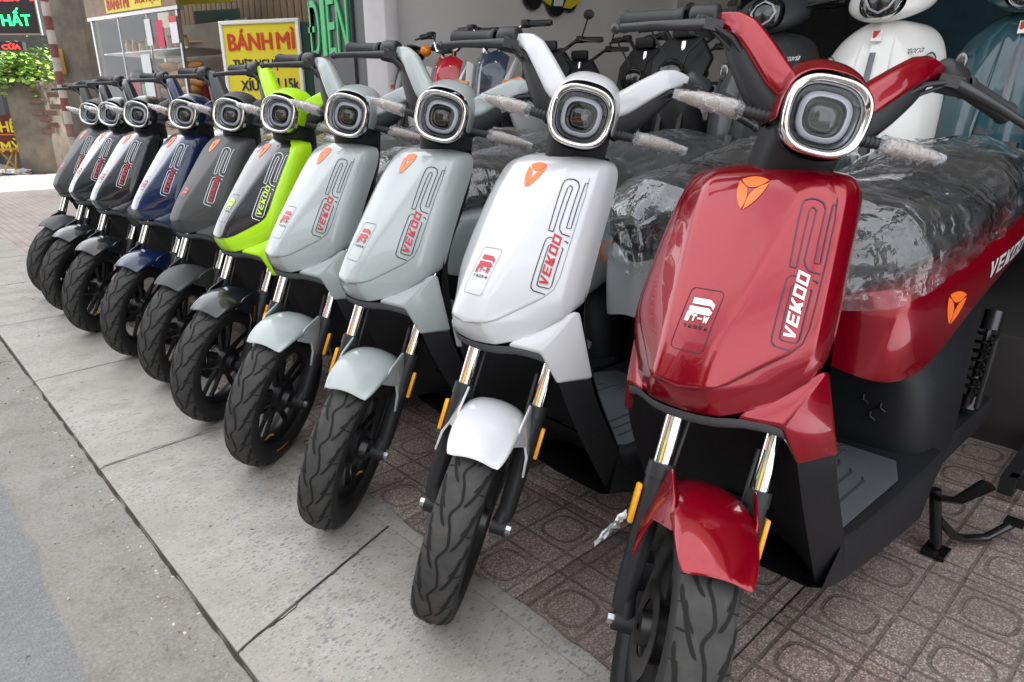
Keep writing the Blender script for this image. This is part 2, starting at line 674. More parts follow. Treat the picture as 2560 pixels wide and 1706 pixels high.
for r in SH:
    row = shield_row(r)
    n_ = len(row)
    for k, p in enumerate(row):
        CRV[tuple(round(v, 4) for v in p)] = (SH.index(r), abs(k - n_ // 2))
def cr_sh(p, q):
    a, c = CRV.get(tuple(round(v, 4) for v in p)), CRV.get(tuple(round(v, 4) for v in q))
    if not a or not c:
        return 0
    if a[1] == c[1] and a[1] in (1, 3):                 # facet crease and rim, running down the shield
        lo = min(a[0], c[0])
        return 0 if lo < 2 else (.85 if a[1] == 1 else .7)
    if a[0] == c[0] and a[0] == 9:                       # lower edge
        return .9
    if a[0] == c[0] and a[0] == 7 and max(a[1], c[1]) <= 3:
        return .5
    return 0
me_sh = mesh('front_shield', b, sub=3, crease=cr_sh, smooth=180)
i_sh = part('front_shield', me_sh, ['rim', 'rim'])
bm = bmesh.new(); bm.from_mesh(me_sh); SHB = BVHTree.FromBMesh(bm); bm.free()
def on_shield(y, z, lift=.0012):
    h = SHB.ray_cast(Vector((.5, y, z)), Vector((-1, 0, 0)))
    if h[0] is None:
        h = SHB.find_nearest(Vector((-.2, y, z)))
    return h[0] + h[1].normalized() * lift * (1 if h[1].x > 0 else -1)

SEAM = [(.080, .915), (.108, .902), (.1220, .880), (.129, .850), (.1355, .790), (.1390, .740), (.1405, .705), (.1370, .683), (.125, .668), (.066, .625), (.042, .616), (0, .614)]
on_base = on_shield
b = MB()
def seam_y(z):
    for (y0, z0), (y1, z1) in zip(SEAM, SEAM[1:]):
        if z1 <= z <= z0:
            return y0 + (y1 - y0) * (z0 - z) / (z0 - z1)
    return 0
zs = [.915 - (.915 - .6142) * (k / 60) for k in range(61)]
b.grid([[on_base(seam_y(z) * (j / 20), z, .0016 * (1 - abs(j / 20) ** 24 * .95)) for j in range(-20, 21)] for z in zs])
me_pn = mesh('shield_panel', b, smooth=180)
part('shield_panel', me_pn, ['panel'], parent=i_sh)
def on_shield(y, z, lift=.0012):
    return on_base(y, z, lift + .0016)

def strip(pts, w_, surf, lift=.0012, closed=False):
    """a thin line lying on a surface; pts are 2d"""
    b = MB()
    P = []
    n = len(pts)
    for i in range(n - (0 if closed else 1)):
        a, c = Vector(pts[i]), Vector(pts[(i + 1) % n])
        k = max(1, int((c - a).length / .010))
        P += [a.lerp(c, j / k) for j in range(k)]
    if not closed:
        P.append(Vector(pts[-1]))
    n = len(P)
    rows = []
    for i in range(n + (1 if closed else 0)):
        p = P[i % n]
        t = (P[(i + 1) % n] - P[i - 1]) if closed else (P[min(i + 1, n - 1)] - P[max(i - 1, 0)])
        t.normalize()
        nn = Vector((-t.y, t.x)) * w_ / 2
        rows.append([surf(*(p + nn), lift), surf(*(p - nn), lift)])
    b.grid(rows)
    return b
def fill(poly, surf, lift=.0012, step=.012, b=None):
    """a filled 2d polygon laid on a surface"""
    b = b or MB()
    bm = bmesh.new()
    vs_ = [bm.verts.new((p[0], p[1], 0)) for p in poly]
    bm.faces.new(vs_)
    bmesh.ops.triangulate(bm, faces=bm.faces)
    for _ in range(4):
        es = [e for e in bm.edges if e.calc_length() > step]
        if not es:
            break
        bmesh.ops.subdivide_edges(bm, edges=es, cuts=1)
        bmesh.ops.triangulate(bm, faces=bm.faces)
    bm.verts.index_update()
    b.add([surf(v.co.x, v.co.y, lift) for v in bm.verts], [[v.index for v in f.verts] for f in bm.faces])
    bm.free()
    return b
def join(*bs):
    o = MB()
    for q in bs:
        k = len(o.v)
        o.v += q.v
        o.f += [tuple(i + k for i in f) for f in q.f]
        o.m += q.m
    return o

# --- marks: letters drawn as slanted strokes in a unit box
def RC(x0, y0, x1, y1):
    return [(x0, y0), (x1, y0), (x1, y1), (x0, y1)]
GL = {
    'V': [[(0, 1), (.28, 1), (.5, .38), (.72, 1), (1, 1), (.62, 0), (.38, 0)]],
    'E': [RC(0, 0, .28, 1), RC(.28, 0, 1, .19), RC(.28, .41, .9, .59), RC(.28, .81, 1, 1)],
    'K': [[(0, 0), (.3, 0), (.3, .36), (.42, .36), (.7, 0), (1.02, 0), (.66, .5), (1.02, 1), (.7, 1), (.42, .64), (.3, .64), (.3, 1), (0, 1)]],
    'O': [RC(0, 0, .27, 1), RC(.73, 0, 1, 1), RC(.27, 0, .73, .2), RC(.27, .8, .73, 1)],
    'T': [RC(.35, 0, .65, .74), RC(0, .74, 1, 1)],
    'W': [[(0, 1), (.18, 0), (.38, 0), (.5, .5), (.62, 0), (.82, 0), (1, 1), (.8, 1), (.7, .38), (.58, .9), (.42, .9), (.3, .38), (.2, 1)]],
    'Y': [[(.36, 0), (.64, 0), (.64, .42), (1, 1), (.7, 1), (.5, .66), (.3, 1), (0, 1), (.36, .42)]],
    'A': [[(0, 0), (.26, 0), (.5, .66), (.74, 0), (1, 0), (.64, 1), (.36, 1)]],
    'D': [RC(0, 0, .27, 1), RC(.73, .08, 1, .92), RC(.27, 0, .73, .22), RC(.27, .78, .73, 1)],
    '-': [[(.05, .4), (.95, .4), (.95, .62), (.05, .62)]],
}
def word(s, o, ex, ey, surf, adv=1.18, slant=.18, lift=.0016, step=.012):
    """o: lower left corner, ex: vector of one letter's width, ey: vector of its height"""
    b = MB()
    o, ex, ey = Vector(o), Vector(ex), Vector(ey)
    for i, ch in enumerate(s):
        for poly in GL[ch]:
            pp = [o + ex * (i * adv + x + slant * y) + ey * y for x, y in poly]
            fill(pp, surf, lift, step, b=b)
    return b
def trefoil(c, r, surf, sx=1., rot=0.):
    """three leaves along the sides of a rounded triangle"""
    b = MB()
    for k in range(3):
        a0, a1 = R(150 - 120 * k), R(30 - 120 * k)
        A, B = Vector((cos(a0), sin(a0))), Vector((cos(a1), sin(a1)))
        m_ = (A + B) / 2
        out = m_.normalized() * .86
        inn = m_ * -.72
        pts = []
        for i in range(9):
            t = i / 8
            pts.append(A * (1 - t) ** 2 + out * 2 * t * (1 - t) + B * t * t)
        for i in range(1, 8):
            t = i / 8
            pts.append(B * (1 - t) ** 2 + inn * 2 * t * (1 - t) * 1.0 + A * t * t)
        g = sum(pts, Vector((0, 0))) / len(pts)
        pts = [g + (p - g) * .92 + m_.normalized() * .05 for p in pts]
        pts = [Vector((p.x * cos(rot) - p.y * sin(rot), p.x * sin(rot) + p.y * cos(rot))) for p in pts]
        fill([(c[0] + p.x * r * sx, c[1] + p.y * r) for p in pts], surf, b=b)
    return b
part('emblem', mesh('emblem', trefoil((0, .884), .0275, on_shield), smooth=180), ['orange'], parent=i_sh)
#DECALS
GR = [[(.1037,.7843),(.0952,.7863),(.0836,.8684),(.0843,.8751),(.0903,.8776),(.0993,.8767),(.1081,.8721),(.1135,.8640),(.1224,.7914),(.1296,.7905),(.1204,.8708),(.1255,.8699)],
      [(.1037,.7843),(.0950,.8616),(.0964,.8659),(.1006,.8648),(.1035,.8608),(.1100,.7952),(.1125,.7882),(.1186,.7813),(.1243,.7792),(.1330,.7768)],
      [(.1064,.7738),(.1005,.7743),(.0973,.7710),(.0970,.7651),(.1010,.6930),(.1020,.6858),(.1068,.6800),(.1265,.6736)],
      [(.1085,.7621),(.1054,.7596),(.1097,.6957),(.1100,.6909),(.1141,.6875),(.1301,.6840),(.1327,.6894),(.1299,.7546),(.1274,.7569)],
      [(.1273,.7687),(.1323,.7665),(.1341,.7642)]]
VK = [(.1125,.6925),(.1268,.6880),(.1220,.7775),(.1068,.7815)]      # corners of the lettering
#ENDDECALS
for s_ in (1,):
    gb = join(*[strip([(y * s_, z) for y, z in g], .0017, on_shield) for g in GR])
    part('line_graphic', mesh('line_graphic', gb, smooth=180), ['line'], parent=i_sh)
def vk_surf(u, v, lift=.0016):
    # u along the word 0..1, v across 0..1
    a = Vector(VK[0]).lerp(Vector(VK[3]), u)
    c = Vector(VK[1]).lerp(Vector(VK[2]), u)
    p = a.lerp(c, 1 - v)
    return on_shield(p.x, p.y, lift)
for s_ in (1,):
    def sf(u, v, lift, s_=s_):
        p = vk_surf(u if s_ > 0 else 1 - u, v if s_ > 0 else 1 - v, lift)
        return Vector((p.x, p.y * s_, p.z))
    wb = word('VEKOO', (-.02, 0), (.170, 0), (0, 1), sf, adv=1.2, slant=.22, step=.3)
    part('lettering', mesh('lettering', wb, smooth=180), ['text'], parent=i_sh)
# seam round the panel, charging hatch and its logo
part('panel_seam', mesh('panel_seam', strip(SEAM[2:] + [(-y, z) for y, z in SEAM[-2:1:-1]], .0015, on_shield, -.0008), smooth=180), ['seam'], parent=i_sh)
def rrect(cx, cy, hw, hh, r, n=4):
    P = []
    for qx, qy, a0 in ((1, 1, 0), (-1, 1, 90), (-1, -1, 180), (1, -1, 270)):
        for k in range(n + 1):
            a = R(a0 + 90 * k / n)
            P.append((cx + qx * (hw - r) + r * cos(a), cy + qy * (hh - r) + r * sin(a)))
    return P
part('hatch_outline', mesh('hatch_outline', strip(rrect(-.001, .705, .0265, .041, .007), .0011, on_shield, .0008, closed=True), smooth=180), ['seam'], parent=i_sh)
lg = MB()
y0, z0 = .0, .715
for poly in ([(-.017, .016), (.010, .016), (.019, .011), (.019, .005), (.013, .009), (-.017, .009)],
             [(-.019, .006), (.012, .006), (.019, .002), (.017, -.002), (-.009, -.002), (-.013, -.006), (-.013, -.012), (-.020, -.012), (-.020, -.001), (-.015, .001), (-.019, .001)]):
    fill([(y0 + p[0] * 1.0, z0 + p[1] * 1.12) for p in poly], on_shield, b=lg)
lg = join(lg, word('T-W', (-.010, z0 - .0125), (.0085, 0), (0, .009), on_shield, adv=1.12, slant=0))
part('hatch_logo', mesh('hatch_logo', lg, smooth=180), ['text'], parent=i_sh)
part('hatch_lettering', mesh('hatch_lettering', word('YADEA', (-.019, z0 - .021), (.0058, 0), (0, .0045), on_shield, adv=1.45, slant=0), smooth=180), ['textsmall'], parent=i_sh)

# --- wings at the foot of the shield
A_, K_, W_, B_, L_, O_ = map(Vector, ((-.090, .083, .578), (-.128, .135, .565), (-.195, .164, .640), (-.150, .100, .612), (-.156, .154, .496), (-.211, .191, .503)))
for s_ in (1, -1):
    b = MB()
    W2, O2 = W_ + Vector((-.012, .0, -.004)), O_ + Vector((-.010, 0, -.002))
    P = [A_, K_, W_, B_, L_, O_, W2, O2, B_ + Vector((0, -.015, -.012)), A_ + Vector((-.01, -.004, -.012)), K_ + Vector((-.014, -.008, -.014)), L_ + Vector((-.012, -.008, 0)), ]
    b.add(P, [(0, 1, 2, 3), (1, 4, 5, 2), (2, 5, 7, 6), (3, 2, 6, 8), (0, 3, 8, 9), (0, 9, 10, 1), (1, 10, 11, 4), (4, 11, 7, 5)])
    if s_ < 0:
        b.v = [Vector((p.x, -p.y, p.z)) for p in b.v]
    part('shield_wing', mesh('shield_wing', b, bevel=.006, seg=3, smooth=50), ['wing'])
# --- dark lip under the shield
b = MB()
half = [(-.068, 0, .570), (-.078, .058, .569), (-.096, .084, .575), (-.130, .132, .562), (-.150, .147, .545)]
full = [(x, -y, z) for x, y, z in half[:0:-1]] + half
b.grid([full, [(x - .003, y * .99, z - .017) for x, y, z in full], [(x - .016, y * .97, z - .024) for x, y, z in full], [(x - .16, y * .9, z - .010) for x, y, z in full]])
part('shield_lip', mesh('shield_lip', b, sub=1, smooth=60), ['grey'])

# --- black leg shield
LS = [(.500, (-.156, .152), (-.213, .190)), (.42, (-.195, .155), (-.248, .194)), (.34, (-.236, .157), (-.296, .196)), (.255, (-.286, .158), (-.345, .196)), (.186, (-.330, .157), (-.392, .184))]
CENX = [-.255, -.285, -.325, -.368, -.395]
b = MB()
rows = []
for (z, fr, re), cx in zip(LS, CENX):
    zz = z if z > .2 else z
    row = [(re[0], re[1], z), (fr[0], fr[1], z), (fr[0] - .045, fr[1] - .04, z + (.012 if z < .2 else 0)), (cx, .05, z + (.035 if z < .2 else 0)), (cx, 0, z + (.04 if z < .2 else 0))]
    rows.append(row + [(x, -y, q) for x, y, q in row[-2::-1]])
top = [(x * 1.0 - .03 * (abs(y) < .12), y * (.93 if abs(y) > .12 else 1), .585) for x, y, q in rows[0]]
b.grid([top] + rows)
leg_cr = lambda p, q: .8 if abs(abs(p.y) - abs(q.y)) < .012 and abs(p.z - q.z) > .03 and abs(p.y) > .14 else 0
part('leg_shield', mesh('leg_shield', b, sub=2, crease=leg_cr, smooth=50), ['plastic'])
# rider side of the leg shield
b = MB()
rows = []
for z, cx, ex, ey in ((.910, -.385, -.372, .090), (.86, -.352, -.350, .128), (.75, -.325, -.285, .150), (.645, -.31, -.205, .160), (.50, -.32, -.224, .186), (.42, -.325, -.258, .190), (.34, -.335, -.305, .190), (.288, -.345, -.336, .184)):
    row = [(ex, ey, z), (ex - .02, ey - .012, z), ((cx + ex) / 2 - .03, ey * .6, z), (cx, 0, z)]
    rows.append(row + [(x, -y, q) for x, y, q in row[-2::-1]])
b.grid(rows)
part('inner_panel', mesh('inner_panel', b, sub=2, smooth=60), ['plastic'])

# --- floor
b = MB()
rows = []
for x, yo, zt, zb in ((-.335, .192, .301, .178), (-.40, .199, .298, .162), (-.55, .203, .297, .142), (-.70, .203, .297, .126), (-.83, .203, .300, .112)):
    half = [(x, 0, zt), (x, yo - .02, zt), (x, yo - .006, zt - .004), (x, yo, zt - .016), (x, yo - .020, zb + .012), (x, yo - .045, zb), (x, 0, zb - .006)]
    rows.append(half + [(q, -y, z) for q, y, z in half[-2:0:-1]])
b.grid(rows, close=True)
i_fl = part('floor_board', mesh('floor_board', b, smooth=40), ['plastic'])
b = MB()
b.prism([(-.345, .150, .2995), (-.345, -.150, .2995), (-.375, -.178, .2995), (-.62, -.182, .2995), (-.70, -.150, .2995), (-.70, .150, .2995), (-.62, .182, .2995), (-.375, .178, .2995)], (0, 0, .004))
part('floor_mat', mesh('floor_mat', b, bevel=.002), ['mat'], parent=i_fl)
b = MB()
ZM = .3042
for s_ in (1, -1):
    for k in range(3):
        y1 = s_ * (.075 + .032 * k)
        b.tube([(-.37 - .012 * k, y1, ZM), (-.60 + .02 * k, y1, ZM), (-.615 + .02 * k, y1 - s_ * .008, ZM)], .0022, 5)
for i in range(5):
    for j in range(-2, 3):
        c = Vector((-.60 - .021 * i, j * .024 + (i % 2) * .012, ZM - .0004))
        for a in (90, 210, 330):
            b.tube([c, c + Vector((cos(R(a)) * .009, sin(R(a)) * .009, 0))], .0016, 4)
part('mat_relief', mesh('mat_relief', b), ['seam2'], parent=i_fl)

# --- lower rear body (black) and riser under the seat
b = MB()
rows = []
for x, yo, zb, zt in ((-.735, .10, .292, .50), (-.742, .150, .286, .52), (-.775, .182, .20, .54), (-.86, .190, .118, .60), (-1.0, .184, .10, .665), (-1.10, .160, .20, .70), (-1.24, .13, .40, .73), (-1.42, .09, .62, .75)):
    zm = zb + (zt - zb) * .45
    half = [(x, 0, zt), (x, yo * .9, zt), (x, yo, zm), (x, yo * .95, zb + .03), (x, yo * .7, zb), (x, 0, zb)]
    rows.append(half + [(q, -y, z) for q, y, z in half[-2:0:-1]])
b.grid(rows, close=True)
b.f.append(tuple(range(10))); b.m.append(0)
i_lb = part('lower_body', mesh('lower_body', b, sub=1, smooth=50), ['plastic'])
b = MB()
for cy, cz in ((.055, .405), (.092, .395), (.074, .370)):
    for a in (90, 210, 330):
        b.tube([(-.7330, cy, cz), (-.7330, cy + cos(R(a)) * .013, cz + sin(R(a)) * .013)], .0025, 5)
part('vent_mark', mesh('vent_mark', b), ['black'], parent=i_lb)

# --- painted body under the seat
UB = [(-.575, .026, .522, .655), (-.582, .070, .510, .666), (-.600, .115, .498, .676), (-.640, .146, .490, .690), (-.70, .163, .492, .703), (-.76, .176, .512, .716), (-.84, .191, .570, .735), (-.93, .203, .625, .755), (-1.05, .211, .668, .775), (-1.2, .206, .700, .790), (-1.36, .175, .722, .795), (-1.50, .095, .745, .790)]
b = MB()
rows = []
for x, yo, zb, zt in UB:
    half = [(x, yo * .62, zt + .004), (x, yo * .90, zt), (x, yo, zt - .035), (x, yo * 1.005, (zt + zb) / 2), (x, yo * .965, zb + .010), (x, yo * .93, zb)]
    rows.append(half)
b2 = MB(); b2.grid(rows); b2.mirror()
fr = rows[0]
b2.grid([fr, [(x - .0 + .004, 0, z) for x, y, z in fr], [(x, -y, z) for x, y, z in fr]])
me_ub = mesh('seat_body', b2, sub=2, smooth=60, crease=lambda p, q: .5 if abs(p.z - q.z) < .02 and abs(p.x - q.x) > .02 and abs(p.y) > .15 else 0)
i_ub = part('seat_body', me_ub, ['side'])
bm = bmesh.new(); bm.from_mesh(me_ub); UBB = BVHTree.FromBMesh(bm); bm.free()
def on_side(x, z, lift=.0012):
    h = UBB.ray_cast(Vector((x, .6, z)), Vector((0, -1, 0)))
    if h[0] is None:
        return Vector((x, .2, z))
    return h[0] + Vector((0, lift, 0))
for s_ in (1, -1):
    q = trefoil((-.783, .632), .041, on_side, sx=-1, rot=R(-8) if s_ > 0 else R(-8))
    if s_ < 0:
        q.v = [Vector((p.x, -p.y, p.z)) for p in q.v]
    part('side_emblem', mesh('side_emblem', q, smooth=180), ['orange'], parent=i_ub)
    def sf2(u, v, lift):
        return on_side(-.90 - .19 * u, .668 + .038 * u + .036 * v, lift)
    q = word('VEKOO', (0, 0), (.170, 0), (0, 1), sf2, adv=1.2, slant=.14, step=.3)
    if s_ < 0:
        q.v = [Vector((-1.99 - p.x, -p.y, p.z)) for p in q.v]
    part('side_lettering', mesh('side_lettering', q, smooth=180), ['sidetext'], parent=i_ub)

# --- seat and the plastic it is wrapped in
ST = [(-.555, .03, .690, .752), (-.575, .085, .688, .785), (-.62, .130, .692, .822), (-.70, .158, .704, .845), (-.82, .170, .728, .852), (-.93, .172, .752, .862), (-1.0, .172, .764, .890), (-1.06, .170, .774, .912), (-1.2, .160, .788, .922), (-1.34, .135, .794, .918), (-1.45, .090, .790, .895), (-1.49, .03, .790, .86)]
b = MB()
rows = []
for x, yo, zb, zt in ST:
    h = zt - zb
    half = [(x, 0, zt), (x, yo * .55, zt - .002), (x, yo * .88, zt - h * .16), (x, yo, zt - h * .5), (x, yo * .97, zb), (x, 0, zb)]
    rows.append(half + [(q, -y, z) for q, y, z in half[-2:0:-1]])
b.grid(rows, close=True)
part('seat', mesh('seat', b, sub=2, smooth=180), ['seat'])
def wrap(seed):
    b = MB()
    rows = []
    NX, NA = 64, 60
    for i in range(NX + 1):
        u = i / NX
        x = -.49 - 1.06 * u
        k = min(len(ST) - 2, max(0, next((q for q in range(len(ST) - 1) if ST[q + 1][0] <= x), len(ST) - 2)))
        a, c = ST[k], ST[k + 1]
        t = min(1, max(0, (x - a[0]) / (c[0] - a[0])))
        yo, zb, zt = [a[q] + (c[q] - a[q]) * t for q in (1, 2, 3)]
        endf = min(1, u / .10) ** .5 if u < .10 else (min(1, (1 - u) / .08) ** .5 if u > .92 else 1)
        yo = (yo + .016) * (.35 + .65 * endf)
        zt += .016
        drop = -.006 + .012 * noise.noise(Vector((u * 5, seed, 0))) + (.085 if u < .16 else 0) * (1 - u / .16)
        zl = zb - drop * endf - .006
        row = []
        for j in range(NA + 1):
            s_ = j / NA * 2 - 1
            q = abs(s_)
            if q < .5:      # top
                y = yo * sin(q / .5 * pi / 2 * .86)
                z = zt - (zt - zb) * .40 * (1 - cos(q / .5 * pi / 2))
            else:
                f = (q - .5) / .5
                y = yo * (.976 + .03 * sin(f * pi)) + .008 * f
                z = zt - (zt - zb) * .40 - (zt - (zt - zb) * .40 - zl) * f
            y *= (1 if s_ > 0 else -1)
            p = Vector((x, y, z))
            n1 = noise.noise(Vector((x * 9 + s_ * 3, s_ * 5, seed)))
            n2 = noise.noise(Vector((x * 30 + z * 22, s_ * 9 - x * 14, seed + 3)))
            n3 = 1 - abs(noise.noise(Vector((x * 17 - z * 26, s_ * 7 + x * 9, seed + 8)))) * 2
            d = .011 * n1 + .0035 * n2 + .010 * max(0, n3 - .6)
            nn = Vector((0, y / .19, (z - .72) / .19)).normalized()
            p += nn * (d + .004)
            if q > .9:
                p.y += .016 * noise.noise(Vector((x * 34, seed, s_)))
                p.z += .014 * noise.noise(Vector((x * 25, seed + 5, s_)))
            row.append(p)
        rows.append(row)
    b.grid(rows)
    return mesh('seat_wrap', b, smooth=180)
WRAPS = [wrap(k * 3.7 + 1) for k in range(3)]
i_wrap = part('seat_wrap', WRAPS[0], ['film'])

# --- rear: swing arm, wheel, shocks, tail, stand
RX = -1.17
def wheel(parts_prefix, cx, steer, grooves=True):
    c = Vector((cx, 0, RW))
    prof = [(.150, -.034), (.160, -.041), (.180, -.0445), (.198, -.041), (.2085, -.032), (.2142, -.019), (RW, 0), (.2142, .019), (.2085, .032), (.198, .041), (.180, .0445), (.160, .041), (.150, .034)]
    b = MB(); b.lathe(prof, c, 'y', 72, mf=lambda i, j: 0 if 3 <= i <= 8 else 1)
    b.lathe([(.150, .034), (.148, 0), (.150, -.034)], c, 'y', 72, 1)
    ms = mesh('tyre', b, smooth=60)
    # rim, hub and spokes
    b = MB()
    b.lathe([(.151, -.033), (.157, -.034), (.157, -.030), (.149, -.026), (.138, -.020), (.132, -.008), (.132, .008), (.138, .020), (.149, .026), (.157, .030), (.157, .034), (.151, .033)], c, 'y', 60)
    b.lathe([(.006, .047), (.026, .047), (.030, .030), (.048, .026), (.050, -.026), (.030, -.030), (.026, -.047), (.006, -.047)], c, 'y', 30)
    for k in range(5):
        a = 2 * pi * k / 5 + .3
        for da in (-.16, .16):
            d0 = Vector((cos(a + da * 1.9), 0, sin(a + da * 1.9)))
            d1 = Vector((cos(a + da), 0, sin(a + da)))
            b.tube([c + d0 * .040, c + d0.lerp(d1, .5) * .09, c + d1 * .137], [.011, .0085, .0095], 6, flat=(1.25, .8))
    rm = mesh('rim', b, smooth=45)
    tr = None
    if grooves:
        g = MB()
        def sfc(y, ang, lift=.0005):
            ay = abs(y)
            pr = [(RW, 0), (.2142, .019), (.2085, .032), (.198, .041), (.180, .0445)]
            for (r0, y0), (r1, y1) in zip(pr, pr[1:]):
                if ay <= y1 or y1 == .0445:
                    t = (ay - y0) / (y1 - y0)
                    rr = r0 + (r1 - r0) * t
                    rr += .0007 * 4 * t * (1 - t)
                    break
            rr += lift
            return c + Vector((rr * cos(ang), y * (1 + lift * 20), rr * sin(ang)))
        def gs(pts, w_):
            rows = []
            n = len(pts)
            for i in range(n):
                t = (Vector(pts[min(i + 1, n - 1)]) - Vector(pts[max(i - 1, 0)]))
                tt = Vector((t.x, t.y * RW)).normalized()
                ww = w_ * (.35 if i in (0, n - 1) else 1)
                nn = Vector((-tt.y, tt.x / RW)) * (ww / 2)
                rows.append([sfc(pts[i][0] + nn.x, pts[i][1] + nn.y), sfc(pts[i][0], pts[i][1], .0007), sfc(pts[i][0] - nn.x, pts[i][1] - nn.y)])
            g.grid(rows)
        n = 17
        wav = []
        for i in range(n * 14 + 1):
            t = i / 14
            wav.append((.0058 * sin(2 * pi * t) + .0016 * sin(4 * pi * t + .6), 2 * pi * t / n))
        gs(wav, .0052)
        for k in range(n):
            a = 2 * pi * k / n
            for s_, of in ((1, 0), (-1, .5)):
                a1 = a + of * 2 * pi / n
                gs([(s_ * (.0115 + .0215 * sin(t * pi / 2)), a1 + .02 + .33 * (t ** 1.25)) for t in [q / 9 for q in range(10)]], .0058)
                gs([(s_ * (.020 + .019 * sin(t * pi / 2)), a1 + .16 + .30 * (t ** 1.2)) for t in [q / 7 for q in range(8)]], .0046)
                gs([(s_ * (.0285 + .0125 * t), a1 + .16 + .015 * t) for t in (0, .33, .66, 1)], .0036)
                gs([(s_ * (.033 + .0085 * t), a1 + .335 + .012 * t) for t in (0, .33, .66, 1)], .0030)
        tr = mesh('tread_groove', g, smooth=180)
    return ms, rm, tr
ms, rm, tr = wheel('front', 0, True)
i_fw = part('front_wheel', rm, ['wheel'], True)
part('tyre', ms, ['tread', 'rubber'], True, i_fw)
part('tread_groove', tr, ['groove'], True, i_fw)
b = MB().lathe([(.163, .0424), (.192, .0424)], (0, 0, RW), 'y', 6, a0=R(264), a1=R(288))
part('tyre_label', mesh('tyre_label', b), ['label'], True, i_fw, only='label')
b = MB()
b.lathe([(.072, -.036), (.072, -.033), (.045, -.033)], (0, 0, RW), 'y', 30)
b.lathe([(.078, -.036), (.045, -.036)], (0, 0, RW), 'y', 30)
part('brake_disc', mesh('brake_disc', b), ['steel_dark'], True, i_fw)
b = MB().tube([(.070, .012, RW - .118), (.058, .022, RW - .102), (.055, .030, RW - .100)], .0032, 6)
part('valve', mesh('valve', b), ['brass'], True, i_fw)
b = MB()
pr = wheel('rear', RX, False, False)
i_rw = part('rear_wheel', pr[1], ['wheel'], False)
part('tyre', pr[0], ['tread', 'rubber'], False, i_rw)
b = MB().box((RX + .02, -.145, .225), (.44, .045, .07)).box((RX + .02, .145, .225), (.44, .045, .07)).tube([(RX, -.15, RW), (RX, .15, RW)], .02, 10)
part('swing_arm', mesh('swing_arm', b, bevel=.015), ['black'])
for s_ in (1, -1):
    p0, p1 = Vector((-1.19, s_ * .150, .285)), Vector((-1.27, s_ * .150, .52))
    b = MB().tube([p0, p1], .009, 8)
    hel = [p0.lerp(p1, .12 + .66 * t) + Vector((.021 * cos(t * 44), .021 * sin(t * 44), 0)) for t in [q / 90 for q in range(91)]]
    b.tube(hel, .0044, 5)
    b.tube([p0 - (p1 - p0) * .04, p0.lerp(p1, .1)], .022, 12)
    b.tube([p0.lerp(p1, .80), p1], .022, 12)
    i_rs = part('rear_shock', mesh('rear_shock', b), ['chrome2'])
    b = MB().prism([p0 + Vector((.02, s_ * .022, .015)), p0 + Vector((.045, s_ * .022, .01)), p1.lerp(p0, .25) + Vector((.05, s_ * .022, 0)), p1.lerp(p0, .2) + Vector((.015, s_ * .022, .01))], (0, s_ * .012, 0))
    part('shock_guard', mesh('shock_guard', b, bevel=.003), ['black'], False, i_rs)
b = MB()
b.box((-1.545, 0, .735), (.05, .11, .045)).box((-1.52, 0, .70), (.06, .13, .03))
part('tail_light', mesh('tail_light', b, bevel=.01), ['redlens'])
b = MB()
rows = []
for k in range(13):
    a = R(20 + 130 * k / 12)
    rr = .25
    rows.append([(RX + cos(a) * (rr - d), y, RW + sin(a) * (rr - d)) for y, d in ((-.07, .03), (-.05, 0), (.05, 0), (.07, .03))])
b.grid(rows)
b.box((-1.50, 0, .52), (.03, .12, .34))
part('rear_fender', mesh('rear_fender', b, solid=.004), ['black'])
b = MB()
b.tube([(-.92, .18, .16), (-.92, .205, .015)], .013, 10).tube([(-.92, -.18, .16), (-.92, -.205, .015)], .013, 10)
b.tube([(-.925, .197, .085), (-.965, .225, .035), (-.99, .24, .022), (-1.04, .275, .018), (-1.10, .31, .045)], .0105, 10)
b.tube([(-.93, -.12, .115), (-.93, .12, .115)], .011, 8)
b.box((-.915, .208, .007), (.055, .05, .012)).box((-.915, -.208, .007), (.055, .05, .012)).box((-1.105, .315, .052), (.035, .04, .008))
part('centre_stand', mesh('centre_stand', b, smooth=40), ['blackgloss'])
b = MB()
b.tube([(-.90, .19, .15), (-.96, .22, .13), (-1.07, .25, .14)], [.012, .012, .018], 8, flat=(.6, 1.2))
part('side_stand', mesh('side_stand', b), ['blackgloss'])

# --- front fork
cb, ct = Vector((-.100, .079, .446)), Vector((-.131, .076, .53))
for s_ in (1, -1):
    P = lambda v: (v[0], v[1] * s_, v[2])
    top = cb - FD * .24
    b = MB().tube([P(top), P(cb + FD * .01)], .0145, 18)
    part('fork_tube', mesh('fork_tube', b), ['chrome'], True)
    b = MB()
    b.tube([P(cb - FD * .012), P(cb + FD * .012), P(cb + FD * .0125), P(cb + FD * .09), P(cb + FD * .205), P(cb + FD * .235)], [.0205, .0215, .0195, .020, .0185, .015], 18)
    b.tube([P((0, .056, RW)), P((0, .088, RW))], .017, 14)
    b.tube([P((0, .070, RW)), P(cb + FD * .19)], .0155, 12)
    part('fork_leg', mesh('fork_leg', b, smooth=50), ['plastic2'], True)
    b = MB().tube([P((0, .085, RW)), P((0, .098, RW))], .009, 6)
    part('axle_nut', mesh('axle_nut', b), ['steel'], True)
    b = MB()
    q = cb + FD * .062
    Rm = Matrix.Rotation(R(22.5), 3, 'Y').inverted()
    b.box((q.x, s_ * .1035, q.z), (.018, .009, .066), rot=Matrix.Rotation(R(-22.5), 3, 'Y'))
    part('fork_reflector', mesh('fork_reflector', b, bevel=.003), ['amber'], True)
b = MB().box((-.055, -.062, RW + .065), (.035, .03, .06)).tube([(-.055, -.062, RW + .09), (-.10, -.06, .42), (-.14, -.055, .56)], .004, 6)
